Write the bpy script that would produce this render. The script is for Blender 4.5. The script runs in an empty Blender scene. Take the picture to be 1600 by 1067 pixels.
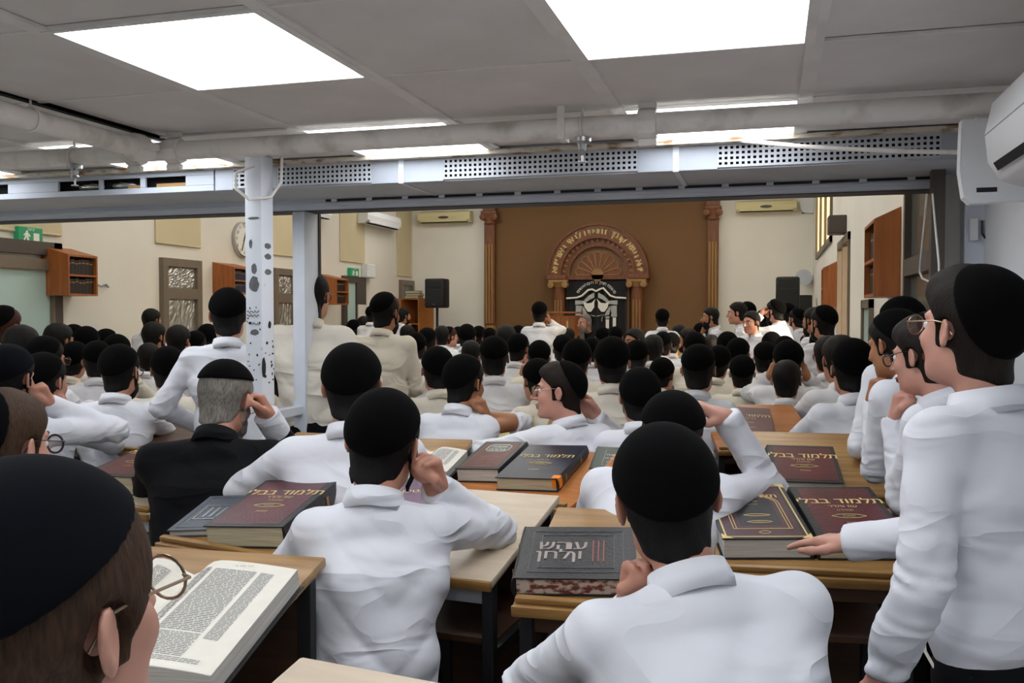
import bpy, bmesh, math, random
import numpy as np
from mathutils import Vector, Matrix, Euler

random.seed(7)
SC = bpy.context.scene
COL = SC.collection

# ------------------------------------------------------------------ camera
F_PX = 1423.0; YAW = math.radians(15.9); PIT = math.radians(1.69); CZ = 1.52
cam_d = bpy.data.cameras.new('camera'); cam = bpy.data.objects.new('camera', cam_d); COL.objects.link(cam)
cam_d.sensor_width = 36.0; cam_d.lens = 36.0 * F_PX / 1600.0; cam_d.clip_start = 0.02; cam_d.clip_end = 200
cam.location = (0, 0, CZ); cam.rotation_euler = (math.pi / 2 - PIT, 0, YAW)
SC.camera = cam

# ------------------------------------------------------------------ exposure, world, sun
vs = SC.view_settings
vs.view_transform = 'Standard'; vs.look = 'None'; vs.gamma = 1.0; vs.use_curve_mapping = False
vs.exposure = 0.0
LED_NEAR = 6.8      # radiance of the low-room panels
LED_HALL = 8.6     # radiance of the hall ceiling panels
world = bpy.data.worlds.new('world'); SC.world = world; world.use_nodes = True
_wn = world.node_tree.nodes; _wl = world.node_tree.links
_sky = _wn.new('ShaderNodeTexSky'); _sky.sky_type = 'NISHITA'; _sky.sun_disc = False
_sky.sun_elevation = math.radians(18); _sky.sun_rotation = math.radians(100)
_wl.new(_sky.outputs[0], _wn['Background'].inputs[0]); _wn['Background'].inputs[1].default_value = 0.35
sun_d = bpy.data.lights.new('sun', 'SUN'); sun = bpy.data.objects.new('sun', sun_d); COL.objects.link(sun)
sun_d.energy = 9.0; sun_d.angle = math.radians(0.6); sun_d.color = (1.0, 0.80, 0.55)
sun.rotation_euler = Vector((-1.0, 0.42, -0.36)).to_track_quat('-Z', 'Y').to_euler()
sun.location = (6, 4, 5)

# ------------------------------------------------------------------ pixel -> place helpers (frame 1600 x 1067)
def ray(px, py):
    u = (px - 800) / F_PX; v = (533.5 - py) / F_PX
    y = math.cos(PIT) + v * math.sin(PIT); z = v * math.cos(PIT) - math.sin(PIT)
    return (u * math.cos(YAW) - y * math.sin(YAW), u * math.sin(YAW) + y * math.cos(YAW), z)
def AD(px, py, d):
    r = ray(px, py); return Vector((r[0] * d, r[1] * d, CZ + r[2] * d))
def OY(px, py, Y): return AD(px, py, Y / ray(px, py)[1])
def OX(px, py, X): return AD(px, py, X / ray(px, py)[0])
def OZ(px, py, Z): return AD(px, py, (Z - CZ) / ray(px, py)[2])

# ------------------------------------------------------------------ materials
def lin(h):
    h = h.lstrip('#'); c = [int(h[i:i + 2], 16) / 255 for i in (0, 2, 4)]
    return tuple((x / 12.92 if x <= 0.04045 else ((x + 0.055) / 1.055) ** 2.4) for x in c) + (1.0,)
def mat(name, c, rough=0.6, metal=0.0, var=0.0, vscale=8.0, bump=0.0, bscale=40.0, stretch=(1, 1, 1), c2=None, emit=None,
        spec=0.5, trans=0.0, alpha=1.0, sheen=0.0, detail=4.0, lo=0.35, hi=0.65):
    m = bpy.data.materials.new(name); m.use_nodes = True
    n = m.node_tree.nodes; l = m.node_tree.links; b = n['Principled BSDF']
    c = lin(c) if isinstance(c, str) else tuple(c) + ((1.0,) if len(c) == 3 else ())
    b.inputs['Base Color'].default_value = c; b.inputs['Roughness'].default_value = rough; b.inputs['Metallic'].default_value = metal
    b.inputs['Specular IOR Level'].default_value = spec
    if trans: b.inputs['Transmission Weight'].default_value = trans
    if alpha < 1: b.inputs['Alpha'].default_value = alpha
    if sheen: b.inputs['Sheen Weight'].default_value = sheen
    if emit: b.inputs['Emission Color'].default_value = (lin(emit[0]) if isinstance(emit[0], str) else emit[0]); b.inputs['Emission Strength'].default_value = emit[1]
    if var or c2 or bump:
        tc = n.new('ShaderNodeTexCoord'); mp = n.new('ShaderNodeMapping'); mp.inputs['Scale'].default_value = stretch
        l.new(tc.outputs['Object'], mp.inputs[0])
    if var or c2:
        t = n.new('ShaderNodeTexNoise'); t.inputs['Scale'].default_value = vscale; t.inputs['Detail'].default_value = detail
        l.new(mp.outputs[0], t.inputs[0])
        r = n.new('ShaderNodeValToRGB'); r.color_ramp.elements[0].position = lo; r.color_ramp.elements[1].position = hi
        if c2 is None:
            c2 = tuple(max(0, x * (1 - var)) for x in c[:3]) + (1,)
        else: c2 = lin(c2) if isinstance(c2, str) else c2
        r.color_ramp.elements[0].color = c2; r.color_ramp.elements[1].color = c
        l.new(t.outputs[0], r.inputs[0]); l.new(r.outputs[0], b.inputs['Base Color'])
    if bump:
        t2 = n.new('ShaderNodeTexNoise'); t2.inputs['Scale'].default_value = bscale; t2.inputs['Detail'].default_value = 5
        l.new(mp.outputs[0], t2.inputs[0])
        bp = n.new('ShaderNodeBump'); bp.inputs['Strength'].default_value = min(1.0, bump); bp.inputs['Distance'].default_value = 0.004
        l.new(t2.outputs[0], bp.inputs['Height']); l.new(bp.outputs[0], b.inputs['Normal'])
    return m
M = {}
M['tile'] = mat('ceiling_tile', '#e6e3e1', 0.9, var=0.10, vscale=3, bump=0.08, bscale=60)
M['bar'] = mat('ceiling_bar', '#eceae8', 0.6, var=0.12, vscale=6)
M['pipe'] = mat('pipe_paint', '#efebe6', 0.5, c2='#c4beb6', vscale=9, lo=0.25, hi=0.5, bump=0.1)
M['rust'] = mat('rusty_angle', '#c9c2b4', 0.7, c2='#84694a', vscale=12, stretch=(1, 1, 3), lo=0.36, hi=0.5)
M['alu'] = mat('white_aluminium', '#d9e0eb', 0.42, var=0.06, vscale=5)
M['ductpl'] = mat('duct_plate', '#aab1bc', 0.5, var=0.06, vscale=5)
M['alu2'] = mat('grey_white_soffit', '#bfc4cc', 0.6, var=0.10, vscale=4)
M['colpaint'] = mat('column_paint', '#dfe5ee', 0.45, c2='#8d9195', vscale=6.0, lo=0.30, hi=0.34, stretch=(1, 1, 0.8), detail=7)
M['chip'] = mat('bare_grey_patch', '#6e7274', 0.8, var=0.2, vscale=40)
M['ink'] = mat('black_marking', '#1d1e20', 0.8)
M['black'] = mat('black_void', '#08080a', 0.9)
M['rubber'] = mat('black_gasket', '#15171c', 0.5)
M['foil'] = mat('silver_foil', '#c9c8c2', 0.3, metal=0.8, bump=0.5, bscale=9, var=0.25, vscale=7)
M['wallL'] = mat('cream_wall', '#e1dccf', 0.85, var=0.05, vscale=1.5, bump=0.05)
M['wallB'] = mat('offwhite_wall', '#ebe7dc', 0.85, var=0.06, vscale=1.2, bump=0.05)
M['wallN'] = mat('white_wall', '#dfe1e4', 0.8, var=0.05, vscale=2)
M['brownwall'] = mat('brown_wall', '#76542f', 0.75, var=0.10, vscale=0.8)
M['arkwood'] = mat('ark_wood', '#7e4a29', 0.5, c2='#64391f', vscale=5, stretch=(6, 6, 1))
M['arkdark'] = mat('ark_wood_dark', '#7d5a38', 0.6, var=0.15)
M['gold'] = mat('gold_paint', '#d8bd7c', 0.5)
M['goldfl'] = mat('gilded_flutes', '#96703f', 0.5)
M['velvet'] = mat('black_velvet', '#0c0c11', 0.9, sheen=0.3)
M['silver'] = mat('silver_thread', '#b9bab6', 0.5, var=0.35, vscale=60, bump=0.4, bscale=200)
M['satin'] = mat('ivory_satin', '#e9e6da', 0.5)
M['blind'] = mat('beige_blind', '#cdbf9c', 0.85, var=0.05, vscale=2)
M['litblind'] = mat('sunlit_blind', '#f3dfae', 0.8)
M['bronze'] = mat('bronze_frame', '#76695a', 0.45, var=0.1)
M['dkbronze'] = mat('dark_bronze', '#4b433c', 0.45)
M['frost'] = mat('frosted_glass', '#b6cfc9', 0.35, var=0.08, vscale=1.0)
M['glassdk'] = mat('dim_glass', '#70716b', 0.12, var=0.2, vscale=2)
M['cabinet'] = mat('cabinet_wood', '#a8642f', 0.5, c2='#925226', vscale=4, stretch=(8, 8, 0.6))
M['cabin'] = mat('cabinet_inside', '#5b3a22', 0.7)
M['exit'] = mat('exit_green', '#1f7f55', 0.5, emit=('#1f8a5a', 0.25))
M['white'] = mat('white_plastic', '#e4e6e8', 0.4)
M['acfar'] = mat('aged_ac_plastic', '#d9cf9f', 0.5)
M['speaker'] = mat('speaker_black', '#0f1012', 0.6)
M['mesh'] = mat('speaker_mesh', '#17181b', 0.7, bump=0.5, bscale=300)
M['metal'] = mat('chrome', '#b9bbbd', 0.3, metal=1.0)
M['wood'] = mat('desk_wood', '#a8824e', 0.42, c2='#8a6537', vscale=5, stretch=(0.6, 7, 7))
M['woodedge'] = mat('desk_edge', '#9a7440', 0.4, c2='#7a5529', vscale=7, stretch=(0.8, 9, 9))
M['orange'] = mat('orange_wood', '#b7733a', 0.42, c2='#a3642f', vscale=6, stretch=(0.5, 9, 9))
M['laminate'] = mat('pale_laminate', '#cdbca6', 0.4, c2='#bfae97', vscale=4, stretch=(1, 8, 8))
M['yellowtop'] = mat('yellow_laminate', '#bba765', 0.45, var=0.1)
M['panel'] = mat('dark_panel', '#4a2d18', 0.5, c2='#3a2212', vscale=5, stretch=(0.6, 6, 6))
M['steel'] = mat('black_steel', '#121317', 0.45)
M['floor'] = mat('floor_tile', '#8d8a83', 0.35, var=0.2, vscale=25)
M['grout'] = mat('grout', '#4a4845', 0.9)
M['paper'] = mat('paper', '#e3dfd3', 0.8, var=0.05, vscale=30)
M['edge'] = mat('page_edges', '#cdc3a5', 0.8, c2='#aba183', vscale=6, stretch=(1, 1, 60))
M['whedge'] = mat('white_page_edges', '#d4d2cb', 0.8, c2='#b9b6ad', vscale=6, stretch=(1, 1, 60))
M['redge'] = mat('speckled_page_edges', '#bfae9f', 0.8, c2='#6a2f26', vscale=45, stretch=(1, 1, 2), lo=0.42, hi=0.55)
M['print'] = mat('print_grey', '#75767a', 0.9)
M['burg'] = mat('burgundy_cover', '#571620', 0.32, c2='#45121a', vscale=9, bump=0.3, bscale=150)
M['burg2'] = mat('brown_burgundy_cover', '#5d2a28', 0.4, c2='#4b2020', vscale=9, bump=0.3, bscale=150)
M['plum'] = mat('plum_cover', '#4a2430', 0.3, var=0.2, vscale=9, bump=0.2, bscale=150)
M['cblack'] = mat('black_cover', '#17181d', 0.36, var=0.3, vscale=9, bump=0.3, bscale=150)
M['navy'] = mat('navy_cover', '#182235', 0.34, c2='#121a2a', vscale=6, bump=0.3, bscale=120)
M['greyc'] = mat('grey_cover', '#4c525c', 0.35, var=0.15, vscale=9, bump=0.5, bscale=90)
M['greenc'] = mat('greygreen_cover', '#4d5850', 0.4, var=0.15, vscale=9)
M['lilac'] = mat('purple_cover', '#6d4a63', 0.35, c2='#573a50', vscale=30, bump=0.5, bscale=70)
M['darkbook'] = mat('dark_spines', '#2a1f1c', 0.5, var=0.4, vscale=6)
M['bluebook'] = mat('blue_spines', '#232a45', 0.5, var=0.3, vscale=6)
M['otag'] = mat('orange_sticker', '#f08a1d', 0.5)
M['silverprint'] = mat('silver_print', '#b7a9a4', 0.4, metal=0.2)
M['redprint'] = mat('red_print', '#8a4a45', 0.5)
M['yellowsh'] = mat('yellow_shirt', '#c9a53a', 0.8)
M['wire'] = mat('white_cord', '#d8d8d4', 0.5)
M['bwire'] = mat('black_cord', '#17181a', 0.5)
M['led'] = mat('led_panel', '#ffffff', 0.5, emit=((0.93, 0.96, 1.0, 1), LED_NEAR))
M['ledhall'] = mat('led_panel_hall', '#ffffff', 0.5, emit=((1.0, 0.965, 0.90, 1), LED_HALL))
def skin_mat(name, c):
    m = mat(name, c, 0.5, var=0.14, vscale=14, bump=0.06, bscale=120)
    b = m.node_tree.nodes['Principled BSDF']; b.inputs['Subsurface Weight'].default_value = 0.12
    b.inputs['Subsurface Radius'].default_value = (0.02, 0.008, 0.004); b.inputs['Subsurface Scale'].default_value = 0.3
    return m
M['skin'] = skin_mat('skin', '#bd8670'); M['skin2'] = skin_mat('skin_tan', '#a5704f'); M['skin3'] = skin_mat('skin_pink', '#c89381')
M['lip'] = mat('lips', '#a8625a', 0.45)
def shirt_mat(name, c):
    m = mat(name, c, 0.85, spec=0.2)
    n = m.node_tree.nodes; l = m.node_tree.links; b = n['Principled BSDF']
    tc = n.new('ShaderNodeTexCoord'); mp = n.new('ShaderNodeMapping'); mp.inputs['Scale'].default_value = (0.75, 0.75, 1.7); mp.inputs['Rotation'].default_value = (0.2, 0.55, 0.3)
    l.new(tc.outputs['Object'], mp.inputs[0])
    a = n.new('ShaderNodeTexNoise'); a.inputs['Scale'].default_value = 5.0; a.inputs['Detail'].default_value = 1.5; a.inputs['Distortion'].default_value = 1.0; a.inputs['Roughness'].default_value = 0.4
    l.new(mp.outputs[0], a.inputs[0])
    w = n.new('ShaderNodeBump'); w.invert = True; w.inputs['Strength'].default_value = 0.85; w.inputs['Distance'].default_value = 0.035
    s1 = n.new('ShaderNodeMath'); s1.operation = 'SUBTRACT'; s1.inputs[1].default_value = 0.5; s2 = n.new('ShaderNodeMath'); s2.operation = 'ABSOLUTE'; s3 = n.new('ShaderNodeMath'); s3.operation = 'POWER'; s3.inputs[1].default_value = 0.9
    l.new(a.outputs[0], s1.inputs[0]); l.new(s1.outputs[0], s2.inputs[0]); l.new(s2.outputs[0], s3.inputs[0]); l.new(s3.outputs[0], w.inputs['Height'])
    f = n.new('ShaderNodeTexNoise'); f.inputs['Scale'].default_value = 500; l.new(tc.outputs['Object'], f.inputs[0])
    w2 = n.new('ShaderNodeBump'); w2.inputs['Strength'].default_value = 0.1; w2.inputs['Distance'].default_value = 0.001
    l.new(f.outputs[0], w2.inputs['Height']); l.new(w.outputs[0], w2.inputs['Normal']); l.new(w2.outputs[0], b.inputs['Normal'])
    return m
M['shirt'] = shirt_mat('white_cotton', '#dadce3'); M['shirt2'] = shirt_mat('cream_cotton', '#dcd6c9'); M['jacket'] = shirt_mat('black_wool', '#05060a')
M['shirty'] = shirt_mat('mustard_cotton', '#c69f37')
M['trouser'] = mat('black_trousers', '#07080c', 0.9, spec=0.2, bump=0.2, bscale=30)
M['shoe'] = mat('black_leather', '#0a0a0a', 0.35)
def hair_mat(name, c, c2):
    return mat(name, c, 0.6, c2=c2, vscale=55, stretch=(4, 4, 0.7), bump=0.6, bscale=90, spec=0.2, lo=0.3, hi=0.7)
M['hblack'] = hair_mat('black_hair', '#0e0b0a', '#070606'); M['hbrown'] = hair_mat('dark_brown_hair', '#20160f', '#120c09')
M['hlight'] = hair_mat('brown_hair', '#4a3424', '#2b1d14'); M['hgrey'] = hair_mat('grey_hair', '#8b857d', '#55504b')
M['hauburn'] = hair_mat('auburn_hair', '#4a2416', '#2d160e')
M['kippah'] = mat('black_velvet_cap', '#030304', 1.0, spec=0.12, bump=0.15, bscale=200)
M['kippahn'] = mat('navy_velvet_cap', '#05060d', 1.0, spec=0.15)
M['eyew'] = mat('eye_white', '#d8d4cf', 0.25); M['iris'] = mat('iris', '#1d130e', 0.2)
M['wirefr'] = mat('thin_metal_rim', '#8f7d6a', 0.3, metal=0.8); M['blackfr'] = mat('black_rim', '#171314', 0.3)
def glass_mat():
    m = bpy.data.materials.new('clear_lens'); m.use_nodes = True; n = m.node_tree.nodes; l = m.node_tree.links
    for x in list(n): n.remove(x)
    o = n.new('ShaderNodeOutputMaterial'); mx = n.new('ShaderNodeMixShader'); t = n.new('ShaderNodeBsdfTransparent'); g = n.new('ShaderNodeBsdfGlossy')
    g.inputs['Roughness'].default_value = 0.05; mx.inputs[0].default_value = 0.12
    l.new(t.outputs[0], mx.inputs[1]); l.new(g.outputs[0], mx.inputs[2]); l.new(mx.outputs[0], o.inputs[0]); return m
M['lens'] = glass_mat()

# ------------------------------------------------------------------ object helpers
def tag(o, label=None, cat=None, group=None, kind=None):
    if label: o['label'] = label
    if cat: o['category'] = cat
    if group: o['group'] = group
    if kind: o['kind'] = kind
    return o
def link(name, me, parent=None, loc=(0, 0, 0), rot=(0, 0, 0)):
    o = bpy.data.objects.new(name, me); COL.objects.link(o); o.location = loc; o.rotation_euler = rot
    if parent is not None: o.parent = parent
    return o
def empty(name, loc=(0, 0, 0), rz=0.0, label=None, cat=None, group=None):
    o = link(name, None, None, loc, (0, 0, rz)); o.empty_display_size = 0.1
    return tag(o, label, cat, group)
def np_mesh(name, V, Fc, m, smooth=True):
    me = bpy.data.meshes.new(name)
    V = np.asarray(V, dtype=np.float32); Fc = np.asarray(Fc, dtype=np.int32); k = Fc.shape[1]
    me.vertices.add(len(V)); me.vertices.foreach_set('co', V.ravel())
    me.loops.add(Fc.size); me.loops.foreach_set('vertex_index', Fc.ravel())
    me.polygons.add(len(Fc)); me.polygons.foreach_set('loop_start', np.arange(len(Fc), dtype=np.int32) * k)
    me.polygons.foreach_set('use_smooth', np.full(len(Fc), smooth))
    me.update(calc_edges=True); me.validate()
    if m is not None: me.materials.append(m)
    return me

class MB:
    """collects boxes, tubes and lofts into one mesh"""
    def __init__(s): s.v = []; s.f = []
    def add(s, V, Fs):
        b = len(s.v); s.v += [tuple(p) for p in V]; s.f += [tuple(i + b for i in f) for f in Fs]; return s
    def box(s, x0, x1, y0, y1, z0, z1, mtx=None, bev=0.0):
        if bev <= 0:
            V = [(x, y, z) for z in (z0, z1) for y in (y0, y1) for x in (x0, x1)]
            Fs = [(0, 2, 3, 1), (4, 5, 7, 6), (0, 1, 5, 4), (2, 6, 7, 3), (0, 4, 6, 2), (1, 3, 7, 5)]
        else:
            b = min(bev, (x1 - x0) * .49, (y1 - y0) * .49, (z1 - z0) * .49)
            bm = bmesh.new(); bmesh.ops.create_cube(bm, size=1)
            for q in bm.verts:
                q.co = Vector(((x0 + x1) / 2 + q.co.x * (x1 - x0), (y0 + y1) / 2 + q.co.y * (y1 - y0), (z0 + z1) / 2 + q.co.z * (z1 - z0)))
            bmesh.ops.bevel(bm, geom=bm.edges[:] , offset=b, segments=2, profile=0.5, affect='EDGES')
            bm.verts.index_update(); V = [q.co.copy() for q in bm.verts]; Fs = [[q.index for q in f.verts] for f in bm.faces]; bm.free()
        if mtx is not None: V = [mtx @ Vector(p) for p in V]
        return s.add(V, Fs)
    def quadbox(s, A, B, C, D, n):
        """slab under the quad ABCD, thickness vector n"""
        A, B, C, D, n = map(Vector, (A, B, C, D, n)); V = [A, B, C, D, A + n, B + n, C + n, D + n]
        return s.add(V, [(0, 1, 2, 3), (7, 6, 5, 4), (0, 4, 5, 1), (1, 5, 6, 2), (2, 6, 7, 3), (3, 7, 4, 0)])
    def tube(s, pts, r, seg=10, cap=True, closed=False):
        pts = [Vector(p) for p in pts]; n = len(pts); rs = r if isinstance(r, (list, tuple)) else [r] * n
        up = Vector((0, 0, 1)); rings = []; prev = None
        for i, p in enumerate(pts):
            if closed: t = pts[(i + 1) % n] - pts[i - 1]
            else: t = pts[min(i + 1, n - 1)] - pts[max(i - 1, 0)]
            t.normalize()
            if prev is None:
                a = up if abs(t.z) < 0.9 else Vector((1, 0, 0)); u = t.cross(a).normalized()
            else: u = (prev - t * prev.dot(t)).normalized()
            prev = u; w = t.cross(u)
            rings.append([p + (u * math.cos(2 * math.pi * k / seg) + w * math.sin(2 * math.pi * k / seg)) * rs[i] for k in range(seg)])
        V = [q for R in rings for q in R]; Fs = []
        for i in range(n if closed else n - 1):
            j = (i + 1) % n
            for k in range(seg): Fs.append((i * seg + k, i * seg + (k + 1) % seg, j * seg + (k + 1) % seg, j * seg + k))
        if cap and not closed:
            Fs.append(tuple(range(seg - 1, -1, -1))); Fs.append(tuple((n - 1) * seg + k for k in range(seg)))
        return s.add(V, Fs)
    def lathe(s, prof, seg=20, c=(0, 0, 0), axis='z'):
        V = []; Fs = []; n = len(prof)
        for (r, z) in prof:
            for k in range(seg):
                a = 2 * math.pi * k / seg; x, y = r * math.cos(a), r * math.sin(a)
                p = (x, y, z) if axis == 'z' else ((x, z, y) if axis == 'y' else (z, x, y))
                V.append((p[0] + c[0], p[1] + c[1], p[2] + c[2]))
        for i in range(n - 1):
            for k in range(seg): Fs.append((i * seg + k, i * seg + (k + 1) % seg, (i + 1) * seg + (k + 1) % seg, (i + 1) * seg + k))
        Fs.append(tuple(range(seg - 1, -1, -1))); Fs.append(tuple((n - 1) * seg + k for k in range(seg)))
        return s.add(V, Fs)
    def prism(s, poly, axis, a, b):
        """poly in the two other axes, extruded from a to b"""
        def P(u, v, w): return {'x': (w, u, v), 'y': (u, w, v), 'z': (u, v, w)}[axis]
        n = len(poly); V = [P(u, v, a) for u, v in poly] + [P(u, v, b) for u, v in poly]
        Fs = [tuple(range(n)), tuple(range(2 * n - 1, n - 1, -1))] + [(i, i + n, (i + 1) % n + n, (i + 1) % n) for i in range(n)]
        return s.add(V, Fs)
    def mesh(s, name, m, smooth=False):
        me = bpy.data.meshes.new(name); me.from_pydata(s.v, [], s.f); me.update()
        bm = bmesh.new(); bm.from_mesh(me); bmesh.ops.recalc_face_normals(bm, faces=bm.faces); bm.to_mesh(me); bm.free()
        if m is not None: me.materials.append(m)
        if smooth:
            me.polygons.foreach_set('use_smooth', [True] * len(me.polygons))
            try: me.set_sharp_from_angle(angle=math.radians(40))
            except Exception: pass
        return me
    def build(s, name, m, parent=None, smooth=False, loc=(0, 0, 0), rot=(0, 0, 0)):
        return link(name, s.mesh(name, m, smooth), parent, loc, rot)
def struct(o): o['kind'] = 'structure'; return o

# flat lettering: Blender's own font, Hebrew set right to left; strokes filled contour by contour
_GLY = {}
def text_geo(txt, size=1.0, bold=0.0, rtl=True):
    key = (txt, rtl)
    if key not in _GLY:
        cu = bpy.data.curves.new('lettering', 'FONT'); cu.body = txt[::-1] if rtl else txt
        cu.size = 1.0; cu.align_x = 'CENTER'; cu.align_y = 'CENTER'; cu.resolution_u = 3; cu.fill_mode = 'NONE'
        o = bpy.data.objects.new('lettering', cu); COL.objects.link(o)
        dg = bpy.context.evaluated_depsgraph_get(); me = o.evaluated_get(dg).to_mesh()
        co = [v.co.copy() for v in me.vertices]; nb = {}
        for e in me.edges: i, j = e.vertices; nb.setdefault(i, []).append(j); nb.setdefault(j, []).append(i)
        o.evaluated_get(dg).to_mesh_clear(); bpy.data.objects.remove(o); bpy.data.curves.remove(cu)
        seen = set(); loops = []
        for i in range(len(co)):
            if i in seen or i not in nb: continue
            L = [i]; seen.add(i)
            first = i + 1 if i + 1 in nb[i] else nb[i][0]; cur = first
            while cur not in seen: L.append(cur); seen.add(cur); nxt = [q for q in nb[cur] if q not in seen]; cur = nxt[0] if nxt else i
            if len(L) > 2: loops.append([co[q].copy() for q in L])
        area = lambda L: 0.5 * sum(L[k - 1].x * L[k].y - L[k].x * L[k - 1].y for k in range(len(L)))
        def inside(p, L):
            c = False
            for k in range(len(L)):
                A_, B_ = L[k - 1], L[k]
                if (A_.y > p.y) != (B_.y > p.y) and p.x < (B_.x - A_.x) * (p.y - A_.y) / (B_.y - A_.y) + A_.x: c = not c
            return c
        ar = [area(L) for L in loops]; sg = 1 if not ar or max(ar, key=abs) > 0 else -1
        V, Fs = [], []
        for L, a_ in zip(loops, ar):
            if a_ * sg <= 0: continue
            hol = [H for H, h_ in zip(loops, ar) if h_ * sg < 0 and abs(h_) < abs(a_) and inside(H[0], L)]
            from mathutils.geometry import tessellate_polygon
            pts = [p for q in [L] + hol for p in q]; b0 = len(V); V += [(p.x, p.y, 0.0) for p in pts]
            Fs += [tuple(b0 + q for q in t) for t in tessellate_polygon([L] + hol)]
        _GLY[key] = (V, Fs)
    V, Fs = _GLY[key]
    return [(x * size, y * size, 0.0) for x, y, z in V], Fs
def put_text(mb, txt, size, mtx, bold=0.02, squash=1.0, rtl=True):
    V, Fs = text_geo(txt, size, bold, rtl)
    return mb.add([mtx @ Vector((x * squash, y, 0)) for x, y, z in V], Fs)

# ------------------------------------------------------------------ signed distance kit (surface nets)
def smin(a, b, k):
    h = np.maximum(k - np.abs(a - b), 0.0) / k
    return np.minimum(a, b) - h * h * k * 0.25
def smax(a, b, k): return -smin(-a, -b, k)
def ell(P, c, r):
    q = P - np.asarray(c, dtype=np.float32); r = np.asarray(r, dtype=np.float32)
    k0 = np.sqrt(((q / r) ** 2).sum(1)); k1 = np.sqrt(((q / (r * r)) ** 2).sum(1)) + 1e-9
    return k0 * (k0 - 1.0) / k1
def cap(P, a, b, r1, r2=None):
    r2 = r1 if r2 is None else r2
    a = np.asarray(a, dtype=np.float32); b = np.asarray(b, dtype=np.float32); ab = b - a; q = P - a
    t = np.clip(q @ ab / max(1e-9, float(ab @ ab)), 0, 1)
    return np.sqrt(((q - t[:, None] * ab) ** 2).sum(1)) - (r1 + (r2 - r1) * t)
def spine(P, pts, rx, ry, right):
    """elliptical tube along a polyline; right = lateral axis"""
    pts = np.asarray(pts, dtype=np.float32); right = np.asarray(right, dtype=np.float32); best = None
    for i in range(len(pts) - 1):
        a, b = pts[i], pts[i + 1]; ab = b - a; q = P - a
        t = np.clip(q @ ab / float(ab @ ab), 0, 1); e = q - t[:, None] * ab
        u = e @ right; w = np.sqrt(np.maximum((e ** 2).sum(1) - u * u, 0))
        X = rx[i] + (rx[i + 1] - rx[i]) * t; Y = ry[i] + (ry[i + 1] - ry[i]) * t
        k0 = np.sqrt((u / X) ** 2 + (w / Y) ** 2); k1 = np.sqrt((u / X ** 2) ** 2 + (w / Y ** 2) ** 2) + 1e-6
        d = k0 * (k0 - 1) / k1
        best = d if best is None else smin(best, d, 0.02)
    return best
_CORN = [(0, 0, 0), (1, 0, 0), (0, 1, 0), (1, 1, 0), (0, 0, 1), (1, 0, 1), (0, 1, 1), (1, 1, 1)]
_EDG = [(0, 1), (2, 3), (4, 5), (6, 7), (0, 2), (1, 3), (4, 6), (5, 7), (0, 4), (1, 5), (2, 6), (3, 7)]
def polygonize(f, lo, hi, h):
    lo = np.asarray(lo, dtype=np.float32); hi = np.asarray(hi, dtype=np.float32)
    n = np.maximum(2, np.ceil((hi - lo) / (4 * h)).astype(int)); nf = 4 * n + 1
    ax = [lo[i] + 4 * h * np.arange(n[i] + 1, dtype=np.float32) for i in range(3)]
    G = np.stack(np.meshgrid(*ax, indexing='ij'), -1).reshape(-1, 3)
    C = f(G).reshape(n + 1)
    A = np.full(n, 1e9, dtype=np.float32)
    for c in _CORN: A = np.minimum(A, np.abs(C[c[0]:c[0] + n[0], c[1]:c[1] + n[1], c[2]:c[2] + n[2]]))
    act = A < 4 * h * 1.15
    rep = act
    for k in range(3): rep = np.repeat(rep, 4, axis=k)
    mask = np.zeros(nf, dtype=bool)
    for c in _CORN: mask[c[0]:c[0] + rep.shape[0], c[1]:c[1] + rep.shape[1], c[2]:c[2] + rep.shape[2]] |= rep
    ii = [np.minimum((np.arange(nf[k]) + 2) // 4, n[k]) for k in range(3)]
    D = C[np.ix_(*ii)].copy()
    ids = np.argwhere(mask)
    D[mask] = f((lo + ids * h).astype(np.float32))
    S = D < 0
    cnt = np.zeros(nf - 1, dtype=np.int8)
    for c in _CORN: cnt += S[c[0]:c[0] + nf[0] - 1, c[1]:c[1] + nf[1] - 1, c[2]:c[2] + nf[2] - 1]
    cells = np.argwhere((cnt > 0) & (cnt < 8))
    if len(cells) == 0: return np.zeros((0, 3)), np.zeros((0, 4), int)
    cid = np.full(nf - 1, -1, dtype=np.int32); cid[tuple(cells.T)] = np.arange(len(cells))
    vals = [D[tuple((cells + np.array(c)).T)] for c in _CORN]
    acc = np.zeros((len(cells), 3), dtype=np.float32); num = np.zeros(len(cells), dtype=np.float32)
    for a, b in _EDG:
        da, db = vals[a], vals[b]; cr = (da < 0) != (db < 0)
        t = np.where(cr, da / np.where(cr, da - db, 1), 0)[:, None]
        p = np.array(_CORN[a], dtype=np.float32) * (1 - t) + np.array(_CORN[b], dtype=np.float32) * t
        acc += np.where(cr[:, None], p, 0); num += cr
    V = lo + (cells + acc / num[:, None]) * h
    Fs = []
    for k in range(3):
        e = [slice(None)] * 3; e1 = [slice(None)] * 3; e[k] = slice(0, -1); e1[k] = slice(1, None)
        s0 = S[tuple(e)]; s1 = S[tuple(e1)]; E = np.argwhere(s0 != s1)
        u, v = (k + 1) % 3, (k + 2) % 3
        ok = (E[:, u] > 0) & (E[:, v] > 0) & (E[:, u] < nf[u] - 1) & (E[:, v] < nf[v] - 1); E = E[ok]
        sg = s0[tuple(E.T)]; q = []
        for du, dv in ((-1, -1), (0, -1), (0, 0), (-1, 0)):
            c = E.copy(); c[:, u] += du; c[:, v] += dv; q.append(cid[tuple(c.T)])
        Q = np.stack(q, 1); Q = np.where(sg[:, None], Q, Q[:, ::-1]); Fs.append(Q[(Q >= 0).all(1)])
    return V, np.concatenate(Fs)

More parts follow.
